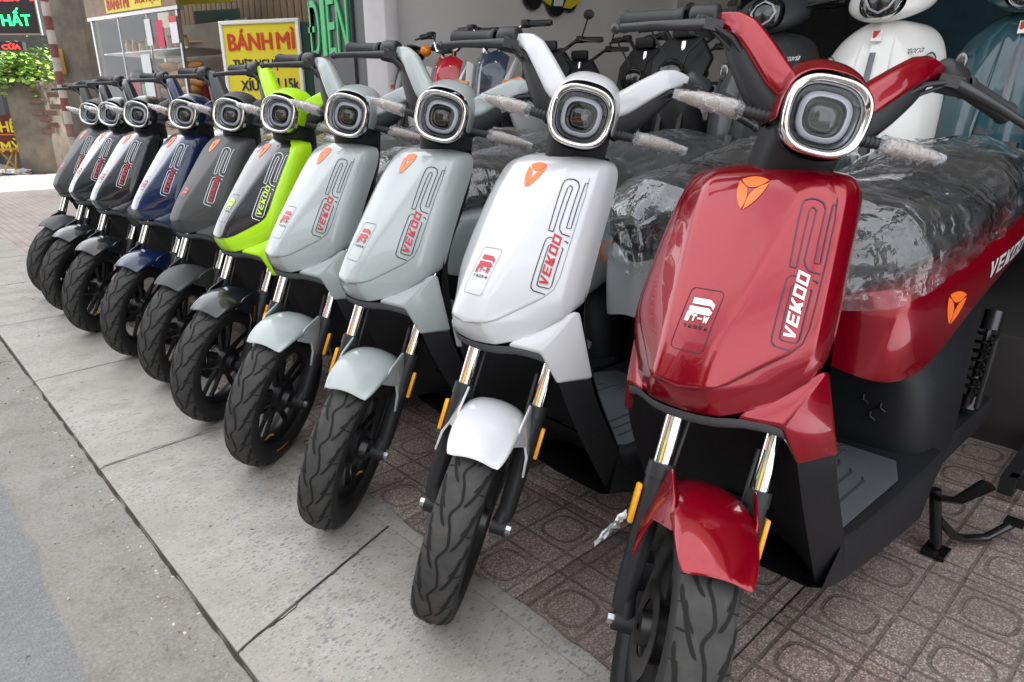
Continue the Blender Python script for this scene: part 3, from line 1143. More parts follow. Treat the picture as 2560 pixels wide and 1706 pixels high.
b.tube([(-.03, .05, RW + .02), (-.08, .06, .38), (-.12, .058, .52)], .0035, 6)
part('brake_caliper', mesh('brake_caliper', b, bevel=.004), ['black'], True)

# --- front fender
b = MB()
rows = []
NF = 16
for k in range(NF + 1):
    t = k / NF
    a = R(64 + 100 * t)
    rr = .237 + .012 * sin(pi * min(1, t * 1.2)) 
    wd = .037 + .017 * min(1, t * 3.5) ** .5              # half width of the crown
    sk = .012 + .030 * min(1, t * 2.2) - (.012 * max(0, t - .7) / .3)
    sec = [(wd + .013, -sk), (wd + .011, -sk * .55), (wd + .001, -.009), (wd * .58, .0), (0, .004)]
    sec = sec + [(-y, d) for y, d in sec[-2::-1]]
    rows.append([(cos(a) * (rr + d), y, RW + sin(a) * (rr + d)) for y, d in sec])
b.grid(rows)
fcr = lambda p, q: .25 if (abs(p.y) > .03 and abs(abs(p.y) - abs(q.y)) < .006 and abs(p.y) < .053) else 0
me_f = mesh('front_fender', b, solid=.004, sub=2, crease=fcr, smooth=60)
i_ff = part('front_fender', me_f, ['fender'], True)
for s_ in (1, -1):
    b = MB()
    pl = [(.026, .057, .428), (-.012, .060, .456), (-.078, .062, .468), (-.094, .070, .440), (-.060, .084, .385), (-.018, .0895, .340), (-.006, .0895, .345), (-.018, .084, .385), (-.022, .076, .405), (-.006, .066, .412)]
    b.prism([(x, y * s_, z) for x, y, z in pl], (0, s_ * .005, 0))
    part('fender_arm', mesh('fender_arm', b, bevel=.0022, smooth=40), ['fender'], True, i_ff)

# --- headlight
TILT = R(12.4)
HC = Vector((-.252, 0, 1.006))
def squ(h, n, e=2.75, w_=None):
    P = []
    for k in range(n):
        a = 2 * pi * k / n
        c_, s_ = cos(a), sin(a)
        rr = 1 / (abs(c_) ** e + abs(s_) ** e) ** (1 / e)
        # slightly wider at the top than at the chin
        P.append((h * rr * c_ * (1 + .05 * s_) * .98, h * rr * s_ * .91))
    return P
def hl(y, z, d):
    """point on the lamp: y left, z up, d forward"""
    return HC + Vector((cos(TILT) * d - sin(TILT) * z, y, sin(TILT) * d + cos(TILT) * z))
NS = 48
def lamp_rows(spec):
    return [[hl(y, z, d) for y, z in squ(h, NS)] for h, d in spec]
b = MB(); b.grid(lamp_rows([(.0600, -.034), (.0632, -.020), (.0640, -.004), (.0632, .004), (.0610, .0080), (.0580, .0085), (.0540, .0060), (.0505, .0), (.0480, -.007)]), close=True)
i_hl = part('headlight', mesh('headlight', b, smooth=70), ['chrome'], True)
b = MB(); b.grid(lamp_rows([(.0482, -.006), (.0440, -.0115), (.0420, -.012)]), close=True)
part('lamp_bowl', mesh('lamp_bowl', b, smooth=70), ['bowl'], True, i_hl)
b = MB(); b.grid(lamp_rows([(.0402, -.013), (.0390, -.0085), (.0312, -.0075), (.0300, -.012)]), close=True)
part('light_ring', mesh('light_ring', b, smooth=70), ['drl'], True, i_hl)
b = MB(); b.grid(lamp_rows([(.0430, -.0115), (.0412, -.0085), (.0398, -.0105)]), close=True)
b.grid(lamp_rows([(.0305, -.0105), (.0295, -.0080), (.0285, -.012), (.0275, -.018)]), close=True)
part('lamp_trim', mesh('lamp_trim', b, smooth=70), ['blackgloss'], True, i_hl)
b = MB(); b.grid(lamp_rows([(.0288, -.014), (.0240, -.0155), (.0235, -.019), (.003, -.022)]), close=True)
part('projector_bowl', mesh('projector_bowl', b, smooth=60), ['bowl2'], True, i_hl)
b = MB(); b.grid(lamp_rows([(.0255, -.020), (.0235, -.0125), (.0185, -.0075), (.0120, -.0045), (.0060, -.0033), (.0004, -.003)]), close=True)
part('projector_lens', mesh('projector_lens', b, smooth=180), ['lens'], True, i_hl)
b = MB(); b.grid(lamp_rows([(.0482, -.003), (.0430, -.0005), (.0340, .0020), (.0220, .0038), (.0110, .0045), (.0004, .0048)]), close=True)
part('lamp_glass', mesh('lamp_glass', b, smooth=180), ['glass'], True, i_hl)

# --- dark nacelle behind the lamp, neck, and the painted handlebar cover
def sect(x0, zc, hw, hu, hd, n=24, e=2.6, lean=0.):
    P = []
    for k in range(n):
        a = 2 * pi * k / n
        c_, s_ = cos(a), sin(a)
        rr = 1 / (abs(c_) ** e + abs(s_) ** e) ** (1 / e)
        z = rr * s_ * (hu if s_ > 0 else hd)
        P.append(Vector((x0 - lean * z, rr * c_ * hw, zc + z)))
    return P
b = MB()
b.grid([sect(-.268, 1.002, .0605, .060, .060, lean=.2), sect(-.300, 1.000, .060, .058, .062, lean=.2), sect(-.340, .995, .055, .050, .060, lean=.2), sect(-.385, 1.0, .040, .04, .04, lean=.2), sect(-.405, 1.005, .008, .01, .01, lean=.2)], close=True)
NK = [(-.262, .034), (-.280, .062), (-.365, .066), (-.40, .04)]
NK = NK + [(x, -y) for x, y in NK[::-1]]
b.grid([[(x, y * .95, 1.00) for x, y in NK], [(x - .006, y, .965) for x, y in NK], [(x - .022, y, .925) for x, y in NK], [(x - .032, y * .96, .895) for x, y in NK]], close=True)
part('nacelle', mesh('nacelle', b, sub=1, smooth=60), ['plastic2'], True)
# painted cowl: a hood over the lamp, arms rising to the grips
b = MB()
rows = []
NA = 17
for x0, zc, hw, hu, drop, lean in ((-.263, 1.004, .0655, .066, -14, .2), (-.275, 1.004, .068, .072, -16, .2), (-.300, 1.003, .070, .081, -18, .2), (-.335, 1.003, .068, .082, -16, .2), (-.370, 1.004, .060, .070, -10, .15), (-.392, 1.006, .044, .044, -4, .1)):
    row = []
    for k in range(NA):
        a = R(drop) + (pi - 2 * R(drop)) * k / (NA - 1)
        c_, s_ = cos(a), sin(a)
        e = 2.7
        rr = 1 / (abs(c_) ** e + abs(s_) ** e) ** (1 / e)
        z = rr * s_ * hu
        row.append(Vector((x0 - lean * z, rr * c_ * hw, zc + z)))
    rows.append(row)
b.grid(rows)
i_cw = part('handlebar_cover', mesh('handlebar_cover', b, solid=.003, sub=2, smooth=60), ['cowl'], True)
ARM = [((-.318, .036, 1.018), .024, .026), ((-.332, .068, 1.038), .0255, .026), ((-.353, .104, 1.072), .0235, .022), ((-.372, .133, 1.097), .022, .019), ((-.384, .149, 1.1035), .0195, .0175), ((-.394, .164, 1.1035), .0165, .0165), ((-.402, .179, 1.1005), .0145, .0155)]
def arm_rows(s_, up, dn, dx=0., sc=1., dn0=None):
    rows = []
    n = len(ARM)
    dn1 = dn
    for i in range(n):
        p = Vector(ARM[i][0])
        t = (Vector(ARM[min(i + 1, n - 1)][0]) - Vector(ARM[max(i - 1, 0)][0])).normalized()
        f = Vector((1, 0, .25)); f = (f - t * f.dot(t)).normalized()      # forward face
        u = t.cross(f) * -1
        if u.z < 0 or (abs(u.z) < .2 and u.y > 0):
            u = -u
        hw, hf = ARM[i][1] * sc, ARM[i][2] * sc
        if dn0 is not None:
            dn = dn0 + (dn1 - dn0) * min(1, i / (n - 2))
        prof = [(-hf, dn * hw), (-hf, up * hw * .7), (-hf * .6, up * hw), (hf * .45, up * hw), (hf * .95, up * hw * .72), (hf, 0.02 * hw), (hf * .92, dn * hw)]
        row = []
        for q, h_ in prof:
            v = p + f * q + u * h_
            row.append(Vector((v.x + dx, v.y * s_, v.z)))
        rows.append(row)
    return rows
for s_ in (1, -1):
    b = MB()
    rw = arm_rows(s_, 1., -.9)
    b.grid(rw, close=True)
    b.f.append(tuple(range(len(b.v) - 7, len(b.v)))); b.m.append(0)
    part('cover_arm', mesh('cover_arm', b, sub=2, smooth=60, crease=lambda p, q: .45), ['cowl'], True, i_cw)
    b = MB()
    rw = arm_rows(s_, -.5, -1.5, dx=-.008, sc=.93, dn0=-2.9)
    b.grid(rw, close=True)
    b.f.append(tuple(range(len(b.v) - 7, len(b.v)))); b.m.append(0)
    part('arm_underside', mesh('arm_underside', b, sub=1, smooth=60), ['plastic2'], True)
    # bar, grip, switches, lever
    g0, g1 = Vector((-.392, s_ * .172, 1.110)), Vector((-.453, s_ * .329, 1.073))
    d = (g1 - g0).normalized()
    b = MB()
    n = 14
    for k in range(16):
        pass
    rows = []
    prof = [(.228 - .172, .0150), (.230 - .172, .0185), (.236 - .172, .0185), (.240 - .172, .0158), (.245 - .172, .0160), (.318 - .172, .0165), (.322 - .172, .0185), (.327 - .172, .0185), (.330 - .172, .0150)]
    a_ = Vector((0, 0, 1)); a_ = (a_ - d * a_.dot(d)).normalized(); c_ = d.cross(a_)
    L = (g1 - g0).length
    for q, r_ in prof:
        p = g0 + d * (q / .158 * L)
        rows.append([p + (a_ * cos(2 * pi * k / 28) + c_ * sin(2 * pi * k / 28)) * (r_ - (.0012 if (k % 2 and .016 <= r_ <= .0166) else 0)) for k in range(28)])
    b.grid(rows, close=True)
    b.f.append(tuple(range(len(b.v) - 28, len(b.v)))); b.m.append(0)
    part('grip', mesh('grip', b, smooth=40), ['rubber2'], True)
    b = MB()
    b.tube([g0 + d * .004, g0 + d * .008, g0 + d * .045, g0 + d * .052], [.017, .0225, .0225, .018], 14)
    q = g0 + d * .028
    b.box(q + Vector((.010, 0, -.012)), (.034, .036, .030), rot=Matrix.Rotation(R(s_ * -12), 3, 'Z'))
    b.box(q + Vector((-.010, 0, .012)), (.022, .030, .016), rot=Matrix.Rotation(R(s_ * -12), 3, 'Z'))
    part('switch_housing', mesh('switch_housing', b, bevel=.004, smooth=45), ['plastic2'], True)
    b = MB()
    pv = Vector((-.366, s_ * .196, 1.094))
    e1 = Vector((-.368, s_ * .333, 1.058))
    b.tube([pv, pv.lerp(e1, .28) + Vector((.010, 0, 0)), pv.lerp(e1, .6) + Vector((.007, 0, .001)), pv.lerp(e1, .95), e1], [.0085, .0072, .0062, .0058, .0058], 8, flat=(1.15, .8))
    b.ball(e1, .0088, 10)
    b.box(pv + Vector((-.012, -s_ * .008, .002)), (.034, .030, .017), rot=Matrix.Rotation(R(s_ * -10), 3, 'Z'))
    part('brake_lever', mesh('brake_lever', b, smooth=50), ['leverblack'], True)
    b = MB()
    b.tube([pv + Vector((0, -s_ * .012, 0)), pv + Vector((.012, -s_ * .045, -.012)), (-.345, s_ * .115, 1.052), (-.335, s_ * .085, 1.02), (-.34, s_ * .05, .99)], .0042, 7)
    b.tube([pv + Vector((-.004, -s_ * .012, -.006)), pv + Vector((.004, -s_ * .042, -.024)), (-.35, s_ * .112, 1.04), (-.34, s_ * .08, 1.005)], .0034, 7)
    part('brake_cable', mesh('brake_cable', b), ['black'], True)
    # turn signal
    q0, q1 = Vector((-.305, s_ * .055, .985)), Vector((-.332, s_ * .211, .986))
    dd = (q1 - q0).normalized()
    b = MB()
    for k in range(7):
        p = q0 + dd * (.012 + .0075 * k)
        b.tube([p, p + dd * .0045], .0105 - .0003 * k, 10)
    b.tube([q0, q0 + dd * .066], .0082, 10)
    i_in = part('turn_signal', mesh('turn_signal', b, smooth=40), ['rubber2'], True)
    b = MB()
    b.tube([q0 + dd * .062, q0 + dd * .068, q0 + dd * .110, q0 + dd * .145, q0 + dd * .157], [.010, .0130, .0125, .0085, .003], 10, flat=(1.0, .72))
    part('signal_lens', mesh('signal_lens', b, smooth=60), ['siglens'], True, i_in)
    b = MB()
    rows = []
    for k in range(22):
        t = k / 21
        p = q0 + dd * (.052 + .112 * t)
        r0 = .0150 * (1 - .5 * max(0, t - .45) / .55) * (.75 if k == 0 else 1)
        row = []
        for j in range(20):
            a = 2 * pi * j / 20
            nn = noise.noise(Vector((t * 9, cos(a) * 2, sin(a) * 2 + s_))) * .16 + noise.noise(Vector((t * 26, cos(a) * 4, sin(a) * 4 + s_))) * .08
            rr = r0 * (1 + nn)
            zz = sin(a)
            if zz < -.6 and noise.noise(Vector((t * 14, 3, s_ * 2))) > .25:
                rr *= 1.5
            row.append(p + Vector((cos(a) * rr * .78, 0, zz * rr)))
        rows.append(row)
    b.grid(rows, close=True)
    part('signal_wrap', mesh('signal_wrap', b, smooth=180), ['film2'], True, i_in)

# scrap of torn wrapping left on one fork
b = MB()
rows = []
for i in range(9):
    rows.append([Vector((-.070 + .006 * i * .3 + .012 * noise.noise(Vector((i * .7, j * .9, 3))), -.112 - .004 * i + .012 * noise.noise(Vector((i * .8, j * .6, 9))), .365 - .0065 * i + .004 * (j - 3) + .010 * noise.noise(Vector((i * .5, j * .8, 1))))) for j in range(7)])
b.grid(rows)
part('wrap_scrap', mesh('wrap_scrap', b, smooth=180), ['scrap'], True, None, 'red')
# ------------------------------------------------------------------ scooter materials
def paint(name, col, metal=.0, rough=.28, coat=1.):
    m = mat(name, col, rough, metal, coat, .02, spec=.2 if coat else .5)
    m.node_tree.nodes['Principled BSDF'].inputs['Coat IOR'].default_value = 1.42
    return m
def film(name, haze, scale, strength=1.):
    """thin crumpled polythene: mostly clear, with glossy folds and milky creases"""
    t = NT(name)
    P = t.co.outputs['Object']
    def ridge(sx, sy, sz, sc, rot):
        mpn = t.n('Mapping')
        t.l(P, mpn.inputs['Vector'])
        mpn.inputs['Scale'].default_value = (sx, sy, sz)
        mpn.inputs['Rotation'].default_value = rot
        n1 = t.noise(mpn.outputs[0], sc, 4, .5)
        return t.math('ABSOLUTE', t.math('SUBTRACT', n1, .5))
    r1 = ridge(1, .10, .22, scale, (.3, .5, .2))
    r2 = ridge(.16, 1, .6, scale * 1.2, (-.5, .2, .9))
    r3 = ridge(.9, .4, .10, scale * 2.6, (.2, -.4, .5))
    r = t.math('MINIMUM', t.math('MINIMUM', r1, t.math('ADD', r2, .004)), t.math('ADD', r3, .008))
    h = t.math('ADD', t.math('ADD', t.math('MULTIPLY', r1, -1.), t.math('MULTIPLY', r2, -.8)), t.math('MULTIPLY', r3, -.3))
    bp = t.n('Bump')
    t.l(h, bp.inputs['Height'])
    bp.inputs['Strength'].default_value = strength
    bp.inputs['Distance'].default_value = .019
    gl = t.n('BsdfGlossy')
    gl.inputs['Color'].default_value = (.97, .98, 1, 1)
    gl.inputs['Roughness'].default_value = .06
    t.l(bp.outputs[0], gl.inputs['Normal'])
    d2 = t.n('BsdfTranslucent')
    d2.inputs['Color'].default_value = (.80, .83, .87, 1)
    d3 = t.n('BsdfDiffuse')
    d3.inputs['Color'].default_value = (.80, .83, .87, 1)
    m3 = t.n('MixShader')
    t.l(d2.outputs[0], m3.inputs[1]); t.l(d3.outputs[0], m3.inputs[2])
    tr = t.n('BsdfTransparent')
    tr.inputs['Color'].default_value = (.90, .925, .945, 1)
    fr = t.n('Fresnel')
    fr.inputs['IOR'].default_value = 1.42
    t.l(bp.outputs[0], fr.inputs['Normal'])
    m1, m2 = t.n('MixShader'), t.n('MixShader')
    t.l(t.ramp(r, [(0., haze * 2.6), (.006, haze * 1.2), (.03, haze * .40), (.3, haze * .14)]), m1.inputs[0])
    t.l(tr.outputs[0], m1.inputs[1]); t.l(m3.outputs[0], m1.inputs[2])
    bf = t.geo.outputs['Backfacing']
    ff = t.math('ADD', t.math('MULTIPLY', fr.outputs[0], t.math('SUBTRACT', 1., bf)), t.math('MULTIPLY', bf, .04))
    t.l(t.math('MINIMUM', t.math('MULTIPLY', ff, 2.2), .85), m2.inputs[0])
    t.l(m1.outputs[0], m2.inputs[1]); t.l(gl.outputs[0], m2.inputs[2])
    t.l(m2.outputs[0], t.t.nodes['Material Output'].inputs['Surface'])
    return t.m
def clear_glass(name, f=.06):
    t = NT(name)
    gl = t.n('BsdfGlossy'); gl.inputs['Roughness'].default_value = .01
    tr = t.n('BsdfTransparent'); tr.inputs['Color'].default_value = (.94, .96, .97, 1)
    fr = t.n('Fresnel'); fr.inputs['IOR'].default_value = 1.38
    m = t.n('MixShader')
    bf = t.geo.outputs['Backfacing']
    t.l(t.math('MULTIPLY', t.math('ADD', fr.outputs[0], f), t.math('SUBTRACT', 1., bf)), m.inputs[0]); t.l(tr.outputs[0], m.inputs[1]); t.l(gl.outputs[0], m.inputs[2])
    t.l(m.outputs[0], t.t.nodes['Material Output'].inputs['Surface'])
    return t.m
def tread_mat():
    t = NT('tyre_tread')
    P = t.co.outputs['Object']
    n1, n2 = t.noise(P, 26, 5, .6), t.noise(P, 300, 2)
    c = t.ramp(n1, [(.3, (.023, .0227, .022)), (.7, (.050, .0485, .0455))])
    t.bump(n2, .25, .001)
    return t.out(c, .78)
MT = {
    'orange': mat('emblem_orange', (.85, .16, .02), .4),
    'seam': mat('panel_gap', (.085, .083, .085), .6),
    'seam2': mat('mat_ridge', (.022, .023, .026), .6),
    'grey': mat('lip_grey', (.062, .066, .072), .55, bump=.15, bump_scale=900),
    'plastic': mat('black_plastic', (.0085, .0092, .0115), .52, spec=.32, bump=.18, bump_scale=1100),
    'plastic2': mat('charcoal_plastic', (.015, .016, .018), .48, spec=.4, bump=.12, bump_scale=1100),
    'mat': mat('floor_mat', (.050, .056, .064), .62, bump=.2, bump_scale=900, noise_amt=.12, noise_scale=14),
    'black': mat('black_metal', (.009, .0095, .011), .5),
    'blackgloss': mat('gloss_black', (.006, .006, .0065), .18),
    'seat': mat('seat_vinyl', (.012, .011, .011), .5, bump=.2, bump_scale=500),
    'film': film('plastic_wrap', .10, 12), 'film2': film('signal_film', .34, 60, .6),
    'wheel': mat('wheel_black', (.010, .010, .011), .36),
    'tread': tread_mat(), 'rubber': mat('tyre_sidewall', (.010, .010, .0108), .62, noise_amt=.25, noise_scale=30),
    'groove': mat('tread_groove', (.0035, .0035, .0035), .9),
    'label': mat('tyre_label', (.62, .17, .01), .5, noise_amt=.3, noise_scale=160),
    'steel_dark': mat('disc_steel', (.09, .09, .09), .4, .8), 'steel': mat('nut_steel', (.5, .5, .52), .3, 1.),
    'brass': mat('valve_brass', (.6, .38, .08), .35, .9),
    'chrome': mat('chrome', (.70, .69, .67), .05, 1.), 'chrome2': mat('shock_steel', (.055, .055, .06), .3, .9),
    'redlens': mat('tail_lens', (.25, .004, .006), .15),
    'amber': mat('amber_reflector', (.80, .34, .01), .22, noise_amt=.35, noise_scale=260),
    'bowl': mat('lamp_bowl', (.16, .165, .175), .16, .75), 'drl': mat('light_ring', (.36, .36, .41), .35),
    'bowl2': mat('projector_bowl', (.03, .029, .027), .3, .3), 'lens': mat('projector_lens', (.016, .0155, .015), .04, spec=.6),
    'glass': clear_glass('lamp_glass', .0),
    'rubber2': mat('grip_rubber', (.020, .021, .023), .6, bump=.15, bump_scale=700),
    'leverblack': mat('lever_black', (.022, .023, .025), .32),
    'siglens': mat('signal_lens', (.36, .285, .235), .22, noise_amt=.45, noise_scale=240),
    'scrap': mat('wrap_scrap', (.62, .63, .64), .25),
    'amberlens': mat('amber_lens', (.75, .22, .01), .2),
}
def colours(p, **k):
    d = dict(panel=p, rim=p, wing=p, cowl=p, fender=p, side=p)
    d.update(k)
    return d
P_RED = paint('candy_red', (.235, .001, .010), .40, .22)
P_WHITE = paint('pearl_white', (.54, .55, .57))
P_GREY = paint('sage_grey', (.31, .345, .345))
P_LIME = paint('lime_green', (.40, .72, .012), rough=.35, coat=.5)
P_GLOSSB = paint('gloss_black_paint', (.010, .011, .014))
P_CHAR = paint('matt_charcoal', (.036, .037, .040), rough=.5, coat=.0)
P_NAVY = paint('navy_paint', (.005, .014, .052))
P_SLATE = paint('dark_slate_paint', (.012, .015, .020))
L_DARK, L_WHITE = mat('line_dark', (.012, .014, .022), .4), mat('line_white', (.72, .73, .74), .4)
L_NAVY = mat('line_navy', (.030, .010, .035), .4)
T_RED, T_WHITE, T_LIME = mat('text_red', (.42, .018, .035), .4), mat('text_white', (.80, .80, .80), .4), mat('text_lime', (.50, .75, .06), .4)
T_SILVER = mat('text_silver', (.5, .51, .53), .3)
S_WHITE, S_RED, S_GREY = mat('gap_white', (.28, .28, .29), .6), mat('gap_red', (.05, .006, .010), .6), mat('gap_grey', (.12, .13, .13), .6)
REAR = {'floor_board', 'lower_body', 'seat_body', 'seat', 'seat_wrap', 'rear_wheel', 'swing_arm', 'rear_shock', 'tail_light', 'rear_fender', 'centre_stand', 'side_stand'}
REARM = Matrix.Translation((-.33, 0, 0)) @ Matrix.Rotation(R(-5), 4, 'Z') @ Matrix.Translation((.33, 0, 0))
def scoot(x, y, psi, steer, lean, label, cols, line, text, side_text, seed, with_label=False, dz=0.):
    g = 'electric scooters of one model in the front row'
    root = empty('electric_scooter', (x, y, dz), psi, label, 'scooter', g)
    root.rotation_euler = (lean, 0, psi)
    S = Matrix.Translation(AXO) @ Matrix.Rotation(steer, 4, AXD) @ Matrix.Translation(-AXO)
    roles = dict(MT); roles.update(cols)
    roles.update(line=line, text=text, textsmall=L_DARK if text != T_WHITE else L_DARK, sidetext=side_text)
    made = []
    for i, (name, me, st, rl, par, only) in enumerate(PARTS):
        if (only == 'label' and not with_label) or (only == 'red' and cols['panel'] is not P_RED):
            made.append(None)
            continue
        if i == i_wrap:
            me = WRAPS[seed % 3]
        pr_ = made[par] if par is not None else root
        o = put(name, me, [roles[r] for r in rl], pr_)
        if st and par is None:
            o.matrix_basis = S
            if i == i_fw and not with_label:      # wheels stopped at different points
                ax_ = Vector((0, 0, RW))
                o.matrix_basis = S @ Matrix.Translation(ax_) @ Matrix.Rotation(seed * 1.7 + x * 9 + y * 2.3, 4, 'Y') @ Matrix.Translation(-ax_)
        if par is None and name in REAR:
            o.matrix_basis = REARM
        made.append(o)
    return root
A0 = 43.55
CA, SA = cos(R(A0)), sin(R(A0))
def world_xy(X, Y):
    return X * CA + Y * SA, -X * SA + Y * CA
ROW = [
    ('red', .214, .888, -132.8, 36.8, .8, 'glossy red electric scooter with white lettering, nearest in the row', colours(P_RED, seam=S_RED), L_NAVY, T_WHITE, T_SILVER, 0, False),
    ('white', -.131, 1.229, -136.0, 37.5, .2, 'white electric scooter with dark red lettering beside the red one', colours(P_WHITE, seam=S_WHITE), L_DARK, T_RED, T_RED, 1, False),
    ('g2', -.441, 1.552, -137.6, 39.5, 0, 'pale grey electric scooter standing directly beside the white one', colours(P_GREY, seam=S_GREY), L_DARK, T_RED, T_RED, 2, False),
    ('g1', -.73, 1.866, -136.0, 36.2, -.5, 'pale grey electric scooter between the lime green one and another grey one', colours(P_GREY, seam=S_GREY), L_DARK, T_RED, T_RED, 0, True),
    ('lime', -1.003, 2.162, -135.7, 31.7, -.2, 'lime green and gloss black electric scooter with green lettering', colours(P_LIME, panel=P_GLOSSB, fender=P_GLOSSB), L_WHITE, T_LIME, T_LIME, 1, False),
    ('char', -1.313, 2.515, -133.2, 36.3, -.4, 'matt charcoal electric scooter between the lime green and the navy blue one', colours(P_CHAR), L_WHITE, T_RED, T_RED, 2, True),
    ('navy', -1.621, 2.819, -133.6, 36.2, .1, 'glossy navy blue electric scooter in the far half of the row', colours(P_NAVY), L_WHITE, T_RED, T_RED, 0, False),
    ('dk3', -1.991, 3.153, -132.5, 36.2, -.2, 'glossy dark slate electric scooter right beside the navy blue one', colours(P_SLATE), L_WHITE, T_RED, T_RED, 1, True),
    ('dk2', -2.307, 3.496, -134.4, 35.1, -.2, 'glossy dark slate electric scooter, second from the far end of the row', colours(P_SLATE), L_WHITE, T_RED, T_RED, 2, False),
    ('dk1', -2.603, 3.83, -132.3, 34.4, -.2, 'matt charcoal electric scooter at the far end of the row', colours(P_CHAR), L_WHITE, T_RED, T_RED, 0, False)]
for k, X, Y, ps, stv, ln, lab, cols, li, te, sd_, seed, wl in ROW:
    x, y = world_xy(X, Y)
    scoot(x, y, R(ps - A0), R(stv), R(ln), lab, cols, li, te, sd_, seed, wl)
# ------------------------------------------------------------------ the shop and its neighbours
def wall_mat(name, col, amt=.12, sc=2.2, stain=(.10, .09, .08), st=.25):
    t = NT(name)
    P = t.geo.outputs['Position']
    n1, n2, n3 = t.noise(P, sc, 6, .6), t.noise(P, 40, 3), t.noise(P, .9, 5, .7)
    c = t.ramp(n1, [(.3, tuple(x * (1 - amt) for x in col)), (.7, tuple(min(1, x * (1 + amt)) for x in col))])
    c = t.mix(t.ramp(n3, [(.5, 0.), (.8, st)]), c, stain)
    t.bump(n2, .2, .003)
    return t.out(c, .85)
W_GREY = wall_mat('grey_plaster', (.72, .70, .685), .04, 1.5, (.55, .54, .53), .25)
W_PALE = wall_mat('pale_plaster', (.62, .61, .62), .05)
W_CREAM = wall_mat('cream_plaster', (.55, .48, .36))
W_OLD = wall_mat('old_concrete', (.15, .133, .105), .4, 3., (.05, .045, .035), .7)
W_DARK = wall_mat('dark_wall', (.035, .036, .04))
M_FLOOR = mat('shop_floor_tile', (.030, .028, .027), .45, noise_amt=.2, noise_scale=3)
M_BLK = mat('board_black', (.020, .022, .026), .4)
M_BOARD = mat('board_grey', (.045, .046, .05), .5)
M_GREEN = mat('letter_green', (.03, .42, .13), .45)
M_SHUT = wall_mat('shutter_brown', (.12, .082, .045), .1, 3.)
M_GAP = mat('shutter_gap', (.012, .010, .008), .8)
M_WHITE = mat('white_paint', (.72, .71, .68), .5, noise_amt=.06, noise_scale=8)
M_YEL = mat('sign_yellow', (.72, .60, .03), .45, noise_amt=.06, noise_scale=6)
M_RED = mat('sign_red', (.55, .045, .025), .45)
M_NAVYT = mat('sign_navy', (.012, .014, .06), .45)
M_DGREEN = mat('box_green', (.012, .045, .032), .4)
M_STEEL = mat('brushed_steel', (.48, .47, .45), .32, .9, noise_amt=.1, noise_scale=60)
M_WOOD = mat('old_wood', (.20, .13, .07), .7, noise_amt=.3, noise_scale=9)
CHR = MT['chrome']

shop = empty('shop_house', (2.6, 0, 0), 0, 'open-fronted shop with a plain grey side wall behind the scooters', 'building')
def spart(name, b, m, par, **k):
    o = obj(name, b, m, par, **k)
    o.matrix_parent_inverse = Matrix.Translation(-Vector(par.location)) if par.rotation_euler.z == 0 else par.matrix_basis.inverted()
    return o
PZ = .36
spart('floor_platform', MB().box((5.6, .0, PZ / 2 - .02), (6.3, 8.1, PZ + .04 - .002)), M_FLOOR, shop, bevel=.01)
spart('side_wall', MB().box((4.98, 4.22, 2.0), (4.6, .24, 4.0)), W_GREY, shop)
spart('pilaster', MB().box((2.63, 3.97, 2.0), (.10, .24, 4.0)), W_PALE, shop, bevel=.01)
spart('wall_trim', MB().box((6.10, 4.085, 2.0), (.16, .05, 4.0)), W_PALE, shop)
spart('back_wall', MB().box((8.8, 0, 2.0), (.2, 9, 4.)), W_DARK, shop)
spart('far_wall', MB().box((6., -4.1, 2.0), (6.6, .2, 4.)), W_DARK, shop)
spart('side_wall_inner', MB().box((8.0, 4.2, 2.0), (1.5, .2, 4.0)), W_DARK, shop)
spart('ceiling', MB().box((5.75, .1, 3.95), (6.2, 8.5, .2)), W_PALE, shop)
spart('upper_storeys', MB().box((6.1, .1, 8.4), (7.0, 9.0, 9.2)), W_CREAM, shop)
# canvas awning with a scalloped edge over the forecourt
aw = empty('awning', (2.6, .1, 3.3), 0, 'dark canvas awning with a scalloped edge over the shop front', 'awning')
b = MB()
rows = []
for k in range(7):
    t_ = k / 6
    rows.append([(-.02 - .80 * t_, -5.2 + 10.4 * j / 12, .18 - .42 * t_ - .03 * sin(pi * t_)) for j in range(13)])
b.grid(rows)
M_AWN = mat('awning_canvas', (.06, .075, .07), .8, noise_amt=.2, noise_scale=3)
obj('canvas', b, M_AWN, aw, solid=.006)
b = MB()
for j in range(52):
    y0 = -5.2 + .2 * j
    b.prism([(-.825, y0 + .2 * q / 8, -.24 - (.14 + .05 * sin(pi * q / 8)) * 1.) for q in range(9)] + [(-.825, y0 + .2, -.24), (-.825, y0, -.24)], (-.004, 0, 0))
obj('valance', b, mat('valance_canvas', (.10, .11, .10), .8), aw)
# blue poster inside
pst = obj('poster', MB().box((8.68, 2.6, 1.9), (.02, 1.3, 1.1)), mat('poster_blue', (.02, .09, .14), .4, noise_amt=.5, noise_scale=3))
tag(pst, 'dark blue poster on the shadowed back wall of the shop', 'poster')
